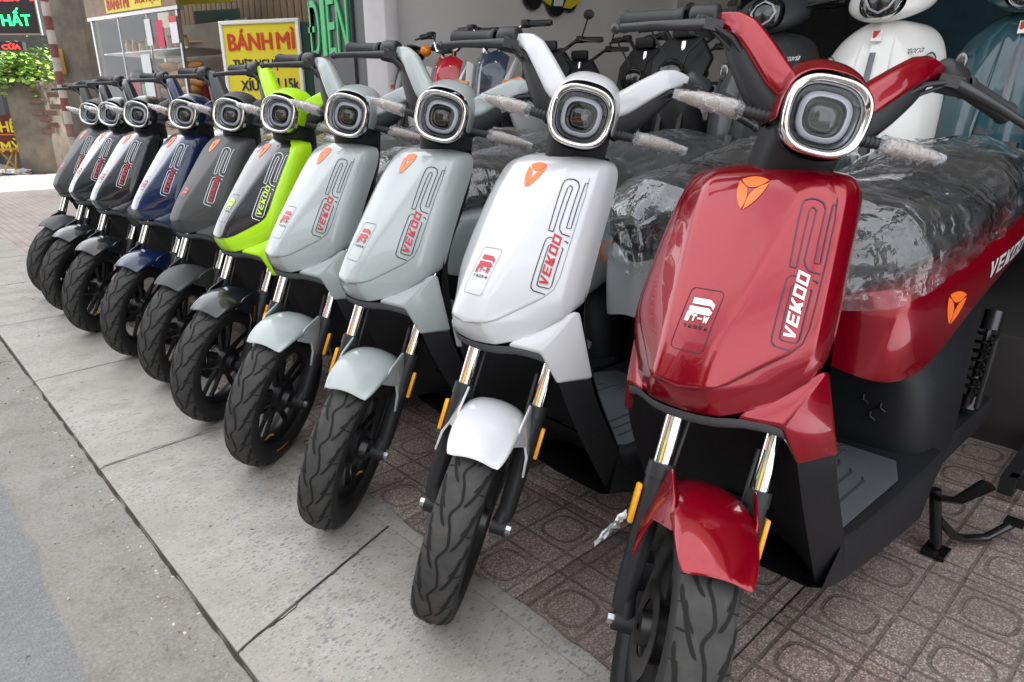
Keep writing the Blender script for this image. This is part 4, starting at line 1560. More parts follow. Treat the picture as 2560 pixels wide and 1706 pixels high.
# sign pylon with green letters
bd = empty('letter_board', (2.55, 4.45, 0), 0, 'tall grey and black board with big green raised letters', 'sign')
spart('panel', MB().box((2.62, 4.50, 1.6), (.10, .56, 3.2)), M_BOARD, bd)
spart('side_panel', MB().box((2.63, 4.15, 1.6), (.09, .14, 3.2)), M_BLK, bd)
DIEN = {'Đ': (4.70, .15), 'I': (4.565, .055), 'E': (4.46, .10), 'N': (4.32, .14)}
for ch, (yc, wd) in DIEN.items():
    me = fit_text(ch, wd, .36)
    # thicken into a raised letter
    bm = bmesh.new(); bm.from_mesh(me)
    ex = bmesh.ops.extrude_face_region(bm, geom=bm.faces[:])
    bmesh.ops.translate(bm, verts=[v for v in ex['geom'] if isinstance(v, bmesh.types.BMVert)], vec=(0, 0, .012))
    bmesh.ops.recalc_face_normals(bm, faces=bm.faces)
    bm.to_mesh(me); bm.free()
    o = put('letter', me, M_GREEN, bd)
    o.matrix_basis = Matrix.Translation(Vector((2.568 - 2.55, yc - 4.45, 1.555))) @ Matrix(((0, 0, -1, 0), (-1, 0, 0, 0), (0, 1, 0, 0), (0, 0, 0, 1)))
b = MB().box((.568 + 2.0 - 2.55, .01, 1.33), (.004, .02, .022))
# neighbour with the brown shutter
nb = empty('shuttered_house', (3.2, 7.6, 0), 0, 'neighbouring house with a brown ribbed roller shutter', 'building')
spart('wall', MB().box((5.6, 7.6, 6.5), (4.4, 5.6, 13.0)), W_CREAM, nb)
spart('door_frame', MB().box((3.36, 4.92, 1.8), (.12, .18, 3.6)), W_OLD, nb)
for k in range(34):
    y = 5.05 + k * .137
    spart('shutter_slat', MB().box((3.30, y, 1.8), (.05, .118, 3.6)), M_SHUT, nb, bevel=.012)
spart('shutter_back', MB().box((3.34, 7.3, 1.8), (.03, 4.9, 3.6)), M_GAP, nb)
mb_ = empty('meter_box', (3.1, 5.2, 1.75), 0, 'small white meter box on the wall beside the green letters', 'box')
o = obj('case', MB().box((0, 0, 0), (.12, .15, .34)), M_WHITE, mb_, bevel=.01); o.location = (-.1, .02, .15)
o = obj('slot', MB().box((0, 0, 0), (.01, .05, .14)), M_BLK, mb_); o.location = (-.165, .02, .12)

# --- banh mi sign box
def face_frame(P0, P1, z0):
    """matrix whose x runs from P0 to P1, y up, z towards the viewer"""
    P0, P1 = Vector((P0[0], P0[1], 0)), Vector((P1[0], P1[1], 0))
    ex = (P1 - P0).normalized()
    ez = ex.cross(Vector((0, 0, 1)))
    if ez.dot(-P0) < 0:
        ez = -ez
    ey = Vector((0, 0, 1))
    M = Matrix.Identity(4)
    for i in range(3):
        M[i][0], M[i][1], M[i][2] = ex[i], ey[i], ez[i]
    M.translation = Vector((P0.x, P0.y, z0))
    return M
def label_text(par, M, s, x, y, w_, h_, m, lift=.003, strike=0., **k):
    """strike: extra stroke weight, printed as slightly shifted passes"""
    me = fit_text(s, w_, h_, **k)
    if strike:
        b = MB()
        for q, (dx, dy) in enumerate(((0, 0), (strike, 0), (-strike, 0), (0, strike * .5), (0, -strike * .5))):
            b.add([v.co + Vector((dx, dy, q * .0006)) for v in me.vertices], [tuple(p.vertices) for p in me.polygons])
        me = mesh('lettering', b, weld=False)
    o = put('lettering', me, m, par)
    o.matrix_basis = M @ Matrix.Translation((x, y, lift))
    return o
def boxm(par, M, name, c, d, m, **k):
    o = obj(name, MB().box((0, 0, 0), d), m, par, **k)
    o.matrix_basis = M @ Matrix.Translation(c)
    return o
sg = empty('menu_sign', (0, 0, 0), 0, 'yellow banh mi menu board in a white frame with red and navy lettering', 'sign')
M1 = face_frame((2.345, 5.77), (2.685, 5.175), 0)
SW, STOP = .686, 1.665
boxm(sg, M1, 'cabinet', (SW / 2 + .05, STOP / 2, -.22), (SW + .06, STOP - .02, .40), M_DGREEN)
boxm(sg, M1, 'board', (SW / 2, STOP - .52, -.008), (SW - .02, 1.02, .012), M_YEL)
for nm, c, d in (('frame', (SW / 2, STOP, 0), (SW + .03, .028, .03)), ('frame', (0, STOP - .53, 0), (.026, 1.06, .03)), ('frame', (SW, STOP - .53, 0), (.026, 1.06, .03)), ('frame', (SW / 2, STOP - 1.06, 0), (SW + .03, .028, .03))):
    boxm(sg, M1, nm, c, d, M_WHITE, bevel=.004)
label_text(sg, M1, 'BÁNH', SW * .363, STOP - .122, .395, .150, M_RED, strike=.006)
label_text(sg, M1, 'MÌ', SW * .83, STOP - .122, .155, .150, M_RED, strike=.006)
label_text(sg, M1, 'THỊT NGUỘI', SW * .43, STOP - .296, .44, .105, M_NAVYT, strike=.0035)
label_text(sg, M1, '20k', SW * .86, STOP - .29, .12, .075, M_NAVYT, strike=.0035)
label_text(sg, M1, 'XÍU', SW * .30, STOP - .447, .16, .095, M_NAVYT, strike=.0035)
label_text(sg, M1, 'MẠI', SW * .57, STOP - .452, .17, .105, M_NAVYT, strike=.0035)
label_text(sg, M1, '15k', SW * .86, STOP - .447, .12, .075, M_NAVYT, strike=.0035)
label_text(sg, M1, 'BÌ CHẢ', SW * .45, STOP - .60, .36, .105, M_NAVYT, strike=.0035)
# second small yellow board lower behind the far scooters
sg2 = empty('menu_stand', (0, 0, 0), 0, 'low yellow menu stand with orange letters glimpsed between the dark scooters', 'sign')
M2 = face_frame((2.15, 6.45), (2.42, 6.05), 0)
boxm(sg2, M2, 'board', (.24, .55, 0), (.46, .72, .03), M_YEL)
boxm(sg2, M2, 'foot', (.24, .1, -.02), (.40, .2, .03), M_WOOD)
label_text(sg2, M2, 'MÌ XÁ', .22, .62, .36, .13, mat('letter_orange', (.75, .13, .02), .5), lift=.02, strike=.006)

# --- sandwich cart
ct_ = empty('food_cart', (0, 0, 0), 0, 'glass and steel street food cart with yellow banh mi banner', 'cart')
M3 = face_frame((2.03, 8.20), (2.36, 6.72), 0)
CW = 1.516
D3 = .75
GL_C = clear_glass('cart_glass', .0)
boxm(ct_, M3, 'counter', (CW / 2, .45, -D3 / 2), (CW, .9, D3), mat('cart_panel', (.33, .24, .17), .5, noise_amt=.4, noise_scale=7))
boxm(ct_, M3, 'counter_top', (CW / 2, .925, -D3 / 2), (CW + .04, .03, D3 + .04), M_STEEL, bevel=.005)
for x in (0.02, CW - .02):
    for z in (-.02, -D3 + .02):
        boxm(ct_, M3, 'post', (x, 1.40, z), (.028, .94, .028), M_STEEL)
for y in (1.56,):
    boxm(ct_, M3, 'shelf', (CW / 2, y, -D3 * .5), (CW - .06, .012, D3 * .8), M_STEEL)
for x in (CW * .33, CW * .66):
    boxm(ct_, M3, 'mullion', (x, 1.40, -.02), (.014, .92, .014), M_STEEL)
boxm(ct_, M3, 'top_rail', (CW / 2, 1.875, -.02), (CW + .05, .035, .05), M_STEEL)
boxm(ct_, M3, 'roof', (CW / 2, 2.16, -D3 / 2), (CW + .1, .03, D3 + .1), M_STEEL)
boxm(ct_, M3, 'glass_pane', (CW / 2, 1.40, -.005), (CW - .04, .90, .004), GL_C)
boxm(ct_, M3, 'back_panel', (CW / 2, 1.40, -D3 + .02), (CW - .04, .92, .01), mat('cart_back', (.46, .38, .28), .6, noise_amt=.45, noise_scale=5))
boxm(ct_, M3, 'banner', (CW / 2, 2.02, .0), (CW + .04, .26, .02), mat('banner_photo', (.22, .13, .08), .5, noise_amt=.9, noise_scale=9))
boxm(ct_, M3, 'banner_panel', (CW * .56, 2.02, .012), (CW * .62, .24, .006), M_YEL)
label_text(ct_, M3, 'BÁNH MÌ', CW * .40, 1.985, .38, .115, M_RED, lift=.018, strike=.005)
label_text(ct_, M3, 'XÔI MẶN', CW * .72, 1.985, .38, .115, M_RED, lift=.018, strike=.005)
for x, y, w_, h_, c in ((CW * .80, 1.68, .11, .22, (.55, .02, .08)), (CW * .95, 1.70, .11, .22, (.75, .70, .72)), (CW * .68, 1.70, .09, .22, (.66, .67, .68)), (CW * .60, 1.27, .15, .50, (.60, .66, .66))):
    boxm(ct_, M3, 'notice', (x, y, .004), (w_, h_, .002), mat('notice', c, .5))
boxm(ct_, M3, 'notice_band', (CW * .95, 1.785, .0065), (.11, .05, .002), M_RED)
M_BREAD = mat('bread_crust', (.42, .19, .055), .6, noise_amt=.35, noise_scale=14)
for k in range(35):
    y = .985 + .072 * (k // 5)
    br = obj('bread_roll', MB().ball((0, 0, 0), .055, 12, sc=(1.7, 1, .8)), M_BREAD, smooth=180)
    p = M3 @ Vector((.60 * CW + (k % 5) * .115 + random.uniform(-.02, .02), y, -.14 - random.uniform(0, .08)))
    br.location = p
    br.rotation_euler = (random.uniform(-.2, .2), random.uniform(-.2, .2), random.uniform(0, 3))
    tag(br, 'golden bread roll heaped behind the glass of the food cart', 'bread', 'bread rolls heaped in the food cart')
cols = [(.6, .35, .12), (.5, .2, .05), (.62, .5, .2), (.25, .3, .12), (.6, .12, .06), (.5, .42, .3)]
for k in range(9):
    h = random.uniform(.11, .17)
    p = M3 @ Vector((.10 + k * .125, 1.566, -.30))
    bt = empty('sauce_jar', p, 0, '%s sauce jar from the left on the upper shelf of the food cart' % ('first', 'second', 'third', 'fourth', 'fifth', 'sixth', 'seventh', 'eighth', 'ninth')[k], 'jar', 'sauce jars on the cart shelf')
    c = cols[k % 6]
    obj('body', MB().lathe([(.001, 0), (.032, 0), (.034, h * .7), (.022, h * .85)], (0, 0, 0), 'z', 12), mat('jar_fill', c, .3, noise_amt=.3), bt)
    obj('lid', MB().lathe([(.024, h * .84), (.024, h), (.001, h)], (0, 0, 0), 'z', 12), mat('jar_lid', (.6, .55, .1) if k % 2 else (.6, .08, .05), .4), bt)
pk = [(.55, .04, .05), (.62, .22, .04), (.58, .45, .12), (.5, .06, .1), (.62, .55, .4), (.15, .3, .12), (.6, .3, .2), (.5, .1, .05)]
names = ['red', 'orange', 'mustard', 'crimson', 'cream', 'green', 'salmon', 'dark red']
for k in range(8):
    h = .10 + .03 * ((k * 5) % 4)
    o = obj('snack_packet', MB().box((0, 0, h / 2), (.09, .05, h)), mat('packet', pk[k], .35, noise_amt=.4, noise_scale=18), bevel=.012)
    o.location = M3 @ Vector((.06 + .10 * k, .942 + (.20 if k % 2 else 0), -.12 - .05 * (k % 2)))
    o.rotation_euler = (0, 0, R(-70 + 13 * k))
    tag(o, '%s snack packet behind the lower glass of the food cart' % names[k], 'packet', 'snack packets in the food cart')
boxm(ct_, M3, 'step_shelf', (.43, 1.13, -.17), (.86, .012, .10), M_STEEL)
# helmet-like dark bags behind the glass
for k, (x, y, s_) in enumerate(((.30, 1.06, .17), (.24, 1.33, .13))):
    p = M3 @ Vector((x * CW, y + .02, -.30))
    o = obj('dark_bag', MB().ball((0, 0, 0), s_, 16, sc=(1.3, .9, .6)), mat('bag_dark', (.03, .035, .04), .3), smooth=180)
    o.location = p
    tag(o, 'dark shiny bag on the %s shelf of the food cart' % ('lower', 'upper')[k], 'bag')
# red tub and sauce bottle on a side table, yellow shop board above
M4 = face_frame((2.62, 7.85), (2.98, 7.15), 0)
tb = empty('side_table', (0, 0, 0), 0, 'dark glass-topped side table between the food cart and the menu board', 'table')
boxm(tb, M4, 'top', (.40, 1.08, -.2), (.80, .03, .45), M_STEEL)
boxm(tb, M4, 'body', (.40, .53, -.2), (.76, 1.05, .40), mat('cabinet_dark', (.05, .06, .05), .4, noise_amt=.4, noise_scale=6))
boxm(tb, M4, 'shelf', (.40, 1.70, -.3), (.80, .02, .3), M_STEEL)
boxm(tb, M4, 'back', (.40, 1.55, -.45), (.82, .95, .03), mat('cabinet_green', (.02, .05, .04), .4, noise_amt=.4, noise_scale=5))
p = M4 @ Vector((.42, 1.10, -.1))
o = obj('red_tub', MB().lathe([(.001, 0), (.12, 0), (.15, .17), (.158, .17), (.155, .18), (.14, .18), (.115, .02), (.001, .02)], (0, 0, 0), 'z', 24), mat('tub_red', (.5, .02, .025), .35))
o.location = p
tag(o, 'round red plastic tub on the side table by the food cart', 'tub')
p = M4 @ Vector((.16, 1.10, .0))
bt = empty('squeeze_bottle', p, 0, 'pale red squeeze bottle beside the red tub', 'bottle')
obj('body', MB().lathe([(.001, 0), (.05, 0), (.052, .20), (.03, .25), (.02, .26)], (0, 0, 0), 'z', 16), mat('bottle_pink', (.55, .10, .11), .35), bt)
obj('nozzle', MB().lathe([(.02, .255), (.012, .29), (.004, .34), (.001, .34)], (0, 0, 0), 'z', 12), mat('bottle_red', (.5, .03, .03), .4), bt)
for k, x in enumerate((.60, .76)):
    o = obj('plastic_bag', MB().lathe([(.001, 0), (.05, .0), (.06, .05), (.045, .09), (.03, .11), (.045, .15), (.03, .18), (.001, .185)], (0, 0, 0), 'z', 14), mat('bag_pale', (.35, .48, .48), .4), smooth=180)
    o.location = M4 @ Vector((x, 1.71, -.22))
    tag(o, ('pale green jar on the shelf above the red tub, nearer the food cart', 'pale green jar on the shelf above the red tub, nearer the menu board')[k], 'jar')
yb = empty('yellow_banner', (0, 0, 0), 0, 'plain yellow shop banner hanging above the side table', 'banner')
boxm(yb, M4, 'panel', (.38, 2.13, -.02), (.95, .22, .02), M_YEL)
boxm(yb, M4, 'rail', (.38, 2.25, -.02), (1.0, .03, .04), M_STEEL)

# --- left end: old pillar, striped pole, planter with a creeper, shop signs
pl = empty('concrete_pillar', (2.5, 10.75, 0), 0, 'weathered brown concrete pillar behind the striped pole', 'pillar')
o = obj('shaft', MB().box((0, 0, 1.9), (.30, .42, 3.8)), W_OLD, pl, bevel=.02); o.rotation_euler = (0, 0, R(40))
o = obj('edge_strip', MB().box((0, 0, 1.9), (.07, .10, 3.8)), W_PALE if False else wall_mat('pillar_strip', (.24, .22, .18), .3), pl); o.location = (-.22, .12, 0)
o = obj('plaque', MB().box((0, 0, 0), (.03, .16, .30)), mat('plaque_brass', (.33, .21, .05), .45, .3, noise_amt=.3), pl, bevel=.005); o.location = (-.27, -.02, 1.62); o.rotation_euler = (0, 0, R(40))
o = obj('base', MB().box((0, 0, .28), (.42, .52, .56)), W_OLD, pl, bevel=.03); o.rotation_euler = (0, 0, R(40))
sp_ = empty('striped_pole', (2.13, 10.39, 0), 0, 'slim pole painted in flaking red and white bands', 'pole')
M_FR = wall_mat('flaked_red', (.17, .060, .052), .3, 7., (.40, .34, .31), .8)
M_FW = wall_mat('flaked_white', (.42, .36, .335), .2, 7., (.19, .08, .07), .8)
for k in range(22):
    o = obj('band', MB().lathe([(.045, .0), (.045, .155)], (0, 0, .25 + .155 * k), 'z', 14), M_FR if k % 2 else M_FW, sp_)
obj('foot', MB().lathe([(.018, 0), (.018, .26)], (0, 0, 0), 'z', 10), W_PALE, sp_)
# planter block of old concrete and brick
pn = empty('planter_block', (2.6, 14.7, 0), R(-42), 'old concrete and brick planter block at the far left', 'planter')
obj('core', MB().box((0, 0, .76), (.62, .62, 1.52)), W_OLD, pn, bevel=.03)
M_BRK = wall_mat('brick_red', (.13, .07, .055), .4, 9., (.14, .13, .11), .8)
for r_ in range(13):
    for c_ in range(3):
        if (r_ * 7 + c_ * 3) % 5 in (0, 1) or r_ < 5 or c_ < 1:
            continue
        o = obj('brick', MB().box((0, 0, 0), (.20, .06, .085)), M_BRK, pn, bevel=.006)
        o.location = (.06 + .215 * (c_ - .5 + .5 * (r_ % 2)), -.295 + random.uniform(-.008, .008), .22 + .098 * r_)
        o.rotation_euler = (0, random.uniform(-.04, .04), random.uniform(-.05, .05))
def leafy(name, label, cat, c, ext, n, cols, seed, size=.08):
    rnd = random.Random(seed)
    root = empty(name, c, 0, label, cat)
    for mi, col in enumerate(cols):
        b = MB()
        for _ in range(n):
            # clumps
            q = Vector((rnd.gauss(0, .5) * ext[0], rnd.gauss(0, .5) * ext[1], rnd.gauss(0, .42) * ext[2]))
            if noise.noise(q * 3.1 + Vector((seed, 0, 0))) < -.12:
                continue
            s_ = size * rnd.uniform(.6, 1.3)
            rot = Matrix.Rotation(rnd.uniform(0, 2 * pi), 3, 'Z') @ Matrix.Rotation(rnd.uniform(-.9, .9), 3, 'X') @ Matrix.Rotation(rnd.uniform(-.6, .6), 3, 'Y')
            P = [(0, 0, 0), (.45, .38, .06), (.9, .30, .02), (1.25, 0, -.12), (.9, -.30, .02), (.45, -.38, .06)]
            b.add([q + rot @ (Vector(p) * s_) for p in P], [(0, 1, 2, 3), (0, 3, 4, 5)])
        m = mat('leaf', col, .5, noise_amt=.3, noise_scale=5)
        m.node_tree.nodes['Principled BSDF'].inputs['Subsurface Weight'].default_value = 0
        o = obj('foliage', b, m, root, smooth=180)
        o['kind'] = 'stuff'
    b = MB()
    for k in range(8):
        a = rnd.uniform(0, 6.28)
        b.tube([(0, 0, -ext[2] * .9), (cos(a) * ext[0] * .4, sin(a) * ext[1] * .4, -.05), (cos(a) * ext[0] * .8, sin(a) * ext[1] * .8, rnd.uniform(-.2, .3) * ext[2])], [.018, .012, .006], 6)
    obj('stem', b, M_WOOD, root)
    return root
leafy('creeper', 'bright green sunlit creeper spilling over the planter block', 'plant', (2.42, 14.75, 1.72), (.62, .62, .42), 620, [(.16, .30, .03), (.10, .22, .025), (.22, .36, .06)], 5)
leafy('creeper', 'trailing green creeper stems hanging at the left edge of the picture', 'plant', (2.02, 15.1, 1.62), (.35, .35, .30), 240, [(.15, .28, .03), (.09, .20, .025)], 8)
def sign_box(name, label, P0, P1, z0, z1, back, dep_=.08):
    e = empty(name, (0, 0, 0), 0, label, 'sign')
    M = face_frame(P0, P1, 0)
    L = (Vector((*P1, 0)) - Vector((*P0, 0))).length
    boxm(e, M, 'panel', (L / 2, (z0 + z1) / 2, -dep_ / 2), (L, z1 - z0, dep_), back)
    return e, M, L
E_RED = mat('led_red', (.5, .02, .02), .5, emit=(1., .035, .03), estr=1.3)
E_GRN = mat('led_green', (.02, .5, .1), .5, emit=(.03, 1., .22), estr=1.2)
e1, M5, L5 = sign_box('led_sign', 'black light sign with glowing red and green letters, top left corner', (1.55, 11.66), (2.17, 11.05), 1.955, 2.75, M_BLK)
boxm(e1, M5, 'frame', (L5 / 2, 1.962, .01), (L5 + .02, .016, .03), M_STEEL)
boxm(e1, M5, 'frame', (L5, 2.35, .01), (.016, .8, .03), M_STEEL)
label_text(e1, M5, 'HẤT', L5 * .655, 2.165, .37, .205, E_GRN, lift=.006, strike=.006)
label_text(e1, M5, 'KEM', L5 * .62, 2.47, .60, .24, E_RED, lift=.006, strike=.008)
e2, M6, L6 = sign_box('led_strip_sign', 'narrow red light strip sign under the black light sign', (1.75, 13.5), (2.27, 13.02), 1.89, 2.01, M_BLK)
label_text(e2, M6, 'MỞ CỬA', L6 * .6, 1.95, .50, .085, E_RED, lift=.006, strike=.008)
e3, M7, L7 = sign_box('red_shop_sign', 'dark red shop sign with yellow letters standing low at the left edge', (1.9, 15.9), (2.44, 15.45), .27, .97, mat('sign_maroon', (.10, .012, .01), .5))
label_text(e3, M7, 'CHÊ', L7 * .50, .79, .46, .24, M_YEL, lift=.006, strike=.008)
boxm(e3, M7, 'rule', (L7 / 2, .63, .004), (L7 * .96, .02, .004), mat('sign_orange', (.6, .2, .02), .5))
label_text(e3, M7, 'MỲ', L7 * .60, .45, .34, .24, M_YEL, lift=.006, strike=.008)
# dark shop front closing the view on the left
fb = empty('corner_house', (2.5, 20, 0), 0, 'shadowed shop house closing the view at the far left', 'building')
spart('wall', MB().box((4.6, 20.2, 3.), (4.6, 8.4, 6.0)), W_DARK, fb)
spart('end_wall', MB().box((2.6, 18.5, 3.0), (3.4, .2, 6.0)), wall_mat('far_wall', (.16, .14, .12), .3, 3.), fb)
spart('shelf_unit', MB().box((2.0, 18.2, 1.1), (.9, .3, .9)), mat('goods', (.2, .16, .12), .6, noise_amt=.9, noise_scale=8), fb)
# paper heap and folded cart leg by the planter
o = obj('paper_heap', MB(), M_WHITE) if False else None
b = MB()
rnd = random.Random(4)
for k in range(26):
    c = Vector((rnd.uniform(-.3, .3), rnd.uniform(-.16, .16), .02 + .05 * rnd.random()))
    rt = Matrix.Rotation(rnd.uniform(0, 3), 3, 'Z') @ Matrix.Rotation(rnd.uniform(-.4, .4), 3, 'X')
    b.box(c, (rnd.uniform(.08, .2), rnd.uniform(.05, .12), rnd.uniform(.01, .03)), rot=rt)
o = obj('paper_heap', b, mat('paper_grey', (.45, .47, .52), .7, noise_amt=.3))
o.location = (1.95, 14.6, 0)
tag(o, 'flattened heap of pale wrapping paper on the ground by the planter', 'paper')
b = MB()
for a in ((-.12, .12), (.12, -.12), (.05, .15)):
    b.tube([(a[0], 0, 0), (a[1], .03, .42)], .016, 8)
b.box((0, 0, .40), (.34, .20, .03))
o = obj('folding_stool', b, mat('stool_yellow', (.45, .28, .03), .5))
o.location = (2.05, 14.95, 0)
tag(o, 'yellow folding stool standing by the red shop sign', 'stool')

# --- metal ramp frame at the platform edge, lower right
rp_ = empty('ramp_frame', (2.35, .12, 0), 0, 'dark steel ramp frame leaning on the shop step at the right edge', 'ramp')
obj('rail', MB().box((0, 0, 0), (.62, .035, .05)), MT['black'], rp_).location = (.0, .12, .06)
obj('rail', MB().box((0, 0, 0), (.62, .035, .05)), MT['black'], rp_).location = (.0, -.5, .06)
for k in range(4):
    obj('rung', MB().box((0, 0, 0), (.03, .62, .03)), MT['black'], rp_).location = (-.28 + .18 * k, -.19, .07)
# ------------------------------------------------------------------ bikes inside the shop
def bike_wheel(root, cx, rr, tw, spoke=True, name='wheel', cz=None, tyre=None):
    cz = rr if cz is None else cz
    b = MB()
    n = 10
    rows = []
    b.lathe([(rr - tw * 1.3, -tw * .55), (rr - tw * .7, -tw), (rr - tw * .15, -tw * .6), (rr, 0), (rr - tw * .15, tw * .6), (rr - tw * .7, tw), (rr - tw * 1.3, tw * .55), (rr - tw * 1.4, 0)], (cx, 0, cz), 'y', 40)
    o = obj(name, b, MT['rubber'], root, smooth=60)
    b = MB()
    b.lathe([(rr - tw * 1.3, -tw * .5), (rr - tw * 1.7, 0), (rr - tw * 1.3, tw * .5)], (cx, 0, cz), 'y', 40)
    b.lathe([(.004, .05), (.035, .045), (.035, -.045), (.004, -.05)], (cx, 0, cz), 'y', 16)
    for k in range(24 if spoke else 6):
        a = 2 * pi * k / (24 if spoke else 6)
        s_ = .02 if k % 2 else -.02
        b.tube([(cx + cos(a) * .03, s_, cz + sin(a) * .03), (cx + cos(a) * (rr - tw * 1.5), s_ * .3, cz + sin(a) * (rr - tw * 1.5))], .0022 if spoke else .012, 5)
    obj('rim', b, MT['wheel'] if not spoke else MT['chrome2'], o)
    return o
def bars(root, x, z, half, rise=.05, back=.06, lever=True, gm=None):
    b = MB().tube([(x - back, -half, z), (x - back * .6, -half * .55, z + .0), (x, -half * .25, z - rise), (x, half * .25, z - rise), (x - back * .6, half * .55, z), (x - back, half, z)], .011, 8)
    h = obj('handlebar', b, CHR if gm is None else gm, root)
    for s_ in (1, -1):
        obj('grip', MB().tube([(x - back * .72, s_ * half * .66, z), (x - back, s_ * half, z), (x - back - .002, s_ * (half + .012), z)], [.0165, .0165, .012], 10), MT['rubber2'], root)
        if lever:
            obj('brake_lever', MB().tube([(x - back * .5 + .02, s_ * half * .60, z - .005), (x - back + .055, s_ * half * .85, z - .012), (x - back + .05, s_ * half * 1.02, z - .018)], .006, 6), MT['leverblack'], root)
        obj('switch_box', MB().box((x - back * .6, s_ * half * .60, z), (.04, .045, .04)), MT['plastic2'], root, bevel=.006)
    return h

def retro(x, y, rz, label, paintm, textm, badge=True, lampdark=False):
    root = empty('retro_scooter', (x, y, PZ), rz, label, 'scooter', 'retro scooters parked inside the shop')
    bike_wheel(root, 0, .215, .045, False, 'front_wheel')
    bike_wheel(root, -1.2, .215, .045, False, 'rear_wheel')
    # leg shield
    Z = [(.955, .085, -.295), (.945, .125, -.280), (.91, .172, -.262), (.84, .205, -.232), (.72, .226, -.190), (.58, .232, -.160), (.46, .222, -.165), (.36, .205, -.21), (.29, .18, -.29)]
    b = MB(); rows = []
    for z, w_, xc in Z:
        row = []
        for k in range(-8, 9):
            u = k / 8
            rib = .016 * max(0, 1 - abs(u) / .16)
            row.append((xc + rib - .13 * abs(u) ** 2.4, w_ * u, z - .01 * u * u))
        rows.append(row)
    b.grid(rows)
    sh = obj('leg_shield', b, paintm, root, solid=.012, sub=2, smooth=60)
    def sx(y_, z_):
        for (z0, w0, x0), (z1, w1, x1) in zip(Z, Z[1:]):
            if z1 <= z_ <= z0:
                t = (z0 - z_) / (z0 - z1)
                w_ = w0 + (w1 - w0) * t
                u = y_ / w_
                return x0 + (x1 - x0) * t - .13 * abs(u) ** 2.4 + .016 * max(0, 1 - abs(u) / .16)
        return -.2
    b = MB().grid([[(sx(yy, z) + .006, yy, z) for yy in (-.0105, 0, .0105)] for z in [.64 + .012 * k for k in range(20)]]) if False else None
    b = MB(); b.grid([[(sx(0, z) + .004, -.0105, z), (sx(0, z) + .011, 0, z), (sx(0, z) + .004, .0105, z)] for z in [.66 + .015 * k for k in range(13)]])
    obj('centre_trim', b, mat('trim_grey', (.10, .11, .13), .3), sh)
    for s_ in (1, -1):
        b = MB(); b.tube([(sx(s_ * .07, z) + .003, s_ * (.045 + (.93 - z) * .09), z) for z in [.40 + .05 * k for k in range(11)]], .004, 5)
        obj('shield_rib', b, paintm, sh)
    b = MB(); b.box((sx(0, .895) + .008, 0, .895), (.004, .034, .040), rot=Matrix.Rotation(R(-22), 3, 'Y'))
    bdg = obj('badge', b, M_WHITE, sh)
    b = MB(); b.prism([(sx(0, .90) + .0125, -.012, .879), (sx(0, .90) + .019, -.012, .911), (sx(0, .90) + .019, .013, .911)], (.001, 0, 0))
    obj('badge_mark', b, M_RED, sh)
    me = fit_text('Victoria', .095, .024, shear=.4, bold=.003)
    o = put('lettering', me, textm, sh)
    o.matrix_basis = Matrix.Translation((sx(.11, .845) + .012, .112, .845)) @ Matrix.Rotation(R(-26), 4, 'Z') @ Matrix.Rotation(R(-20), 4, 'Y') @ Matrix(((0, 0, 1, 0), (1, 0, 0, 0), (0, 1, 0, 0), (0, 0, 0, 1)))
    # head with lamp
    b = MB()
    b.grid([sect(-.235, 1.005, .075, .062, .058, lean=.25), sect(-.26, 1.005, .10, .075, .07, lean=.25), sect(-.30, 1.01, .135, .075, .065, lean=.2), sect(-.35, 1.015, .15, .06, .05, lean=.1), sect(-.39, 1.02, .12, .03, .03), sect(-.40, 1.02, .01, .01, .01)], close=True)
    hd = obj('headset', b, paintm, root, sub=1, smooth=60)
    b = MB(); b.grid([[(-.222 + dx - .25 * (z), y_, 1.008 + z) for y_, z in squ(h, 28, 2.4)] for h, dx in ((.070, -.016), (.069, .0), (.064, .006), (.060, .002))], close=True)
    obj('lamp_rim', b, CHR if not lampdark else MT['blackgloss'], hd, smooth=60)
    b = MB(); b.grid([[(-.222 + dx - .25 * (z), y_, 1.008 + z) for y_, z in squ(h, 28, 2.4)] for h, dx in ((.060, .002), (.045, .010), (.025, .014), (.002, .016))], close=True)
    obj('lamp_lens', b, MT['lens'], hd, smooth=180)
    b = MB(); b.grid([[(-.215 + dx - .25 * (z), y_, 1.008 + z) for y_, z in squ(h, 8, 1.6)] for h, dx in ((.052, .006), (.044, .010))], close=True)
    obj('light_strip', b, MT['drl'], hd)
    bars(root, -.36, 1.05, .33, .03, .08, gm=MT['black'])
    for s_ in (1, -1):
        b = MB().ball((sx(s_ * .165, .80) + .004, s_ * .165, .80), .03, 12, sc=(.35, .7, 1.3))
        obj('turn_signal', b, MT['bowl'], root, smooth=180)
    b = MB(); rows = []
    for k in range(13):
        a = R(15 + 150 * k / 12)
        rows.append([(cos(a) * (.245 - d), yy, .215 + sin(a) * (.245 - d)) for yy, d in ((-.075, .06), (-.06, .015), (0, 0), (.06, .015), (.075, .06))])
    b.grid(rows)
    obj('front_fender', b, paintm, root, solid=.004, sub=1, smooth=60)
    obj('fork', MB().tube([(0, .06, .215), (-.12, .05, .55)], .02, 8).tube([(0, -.06, .215), (-.12, -.05, .55)], .02, 8), MT['black'], root)
    obj('floor_board', MB().box((-.55, 0, .27), (.55, .36, .06)), MT['plastic'], root, bevel=.02)
    b = MB(); rows = []
    for xx, yo, zb, zt in ((-.70, .10, .28, .60), (-.76, .17, .26, .68), (-.95, .215, .27, .70), (-1.2, .215, .33, .70), (-1.42, .16, .42, .70), (-1.56, .05, .52, .68)):
        half = [(xx, 0, zt), (xx, yo * .9, zt - .02), (xx, yo, (zb + zt) / 2), (xx, yo * .9, zb), (xx, 0, zb)]
        rows.append(half + [(q, -yy, z) for q, yy, z in half[-2:0:-1]])
    b.grid(rows, close=True)
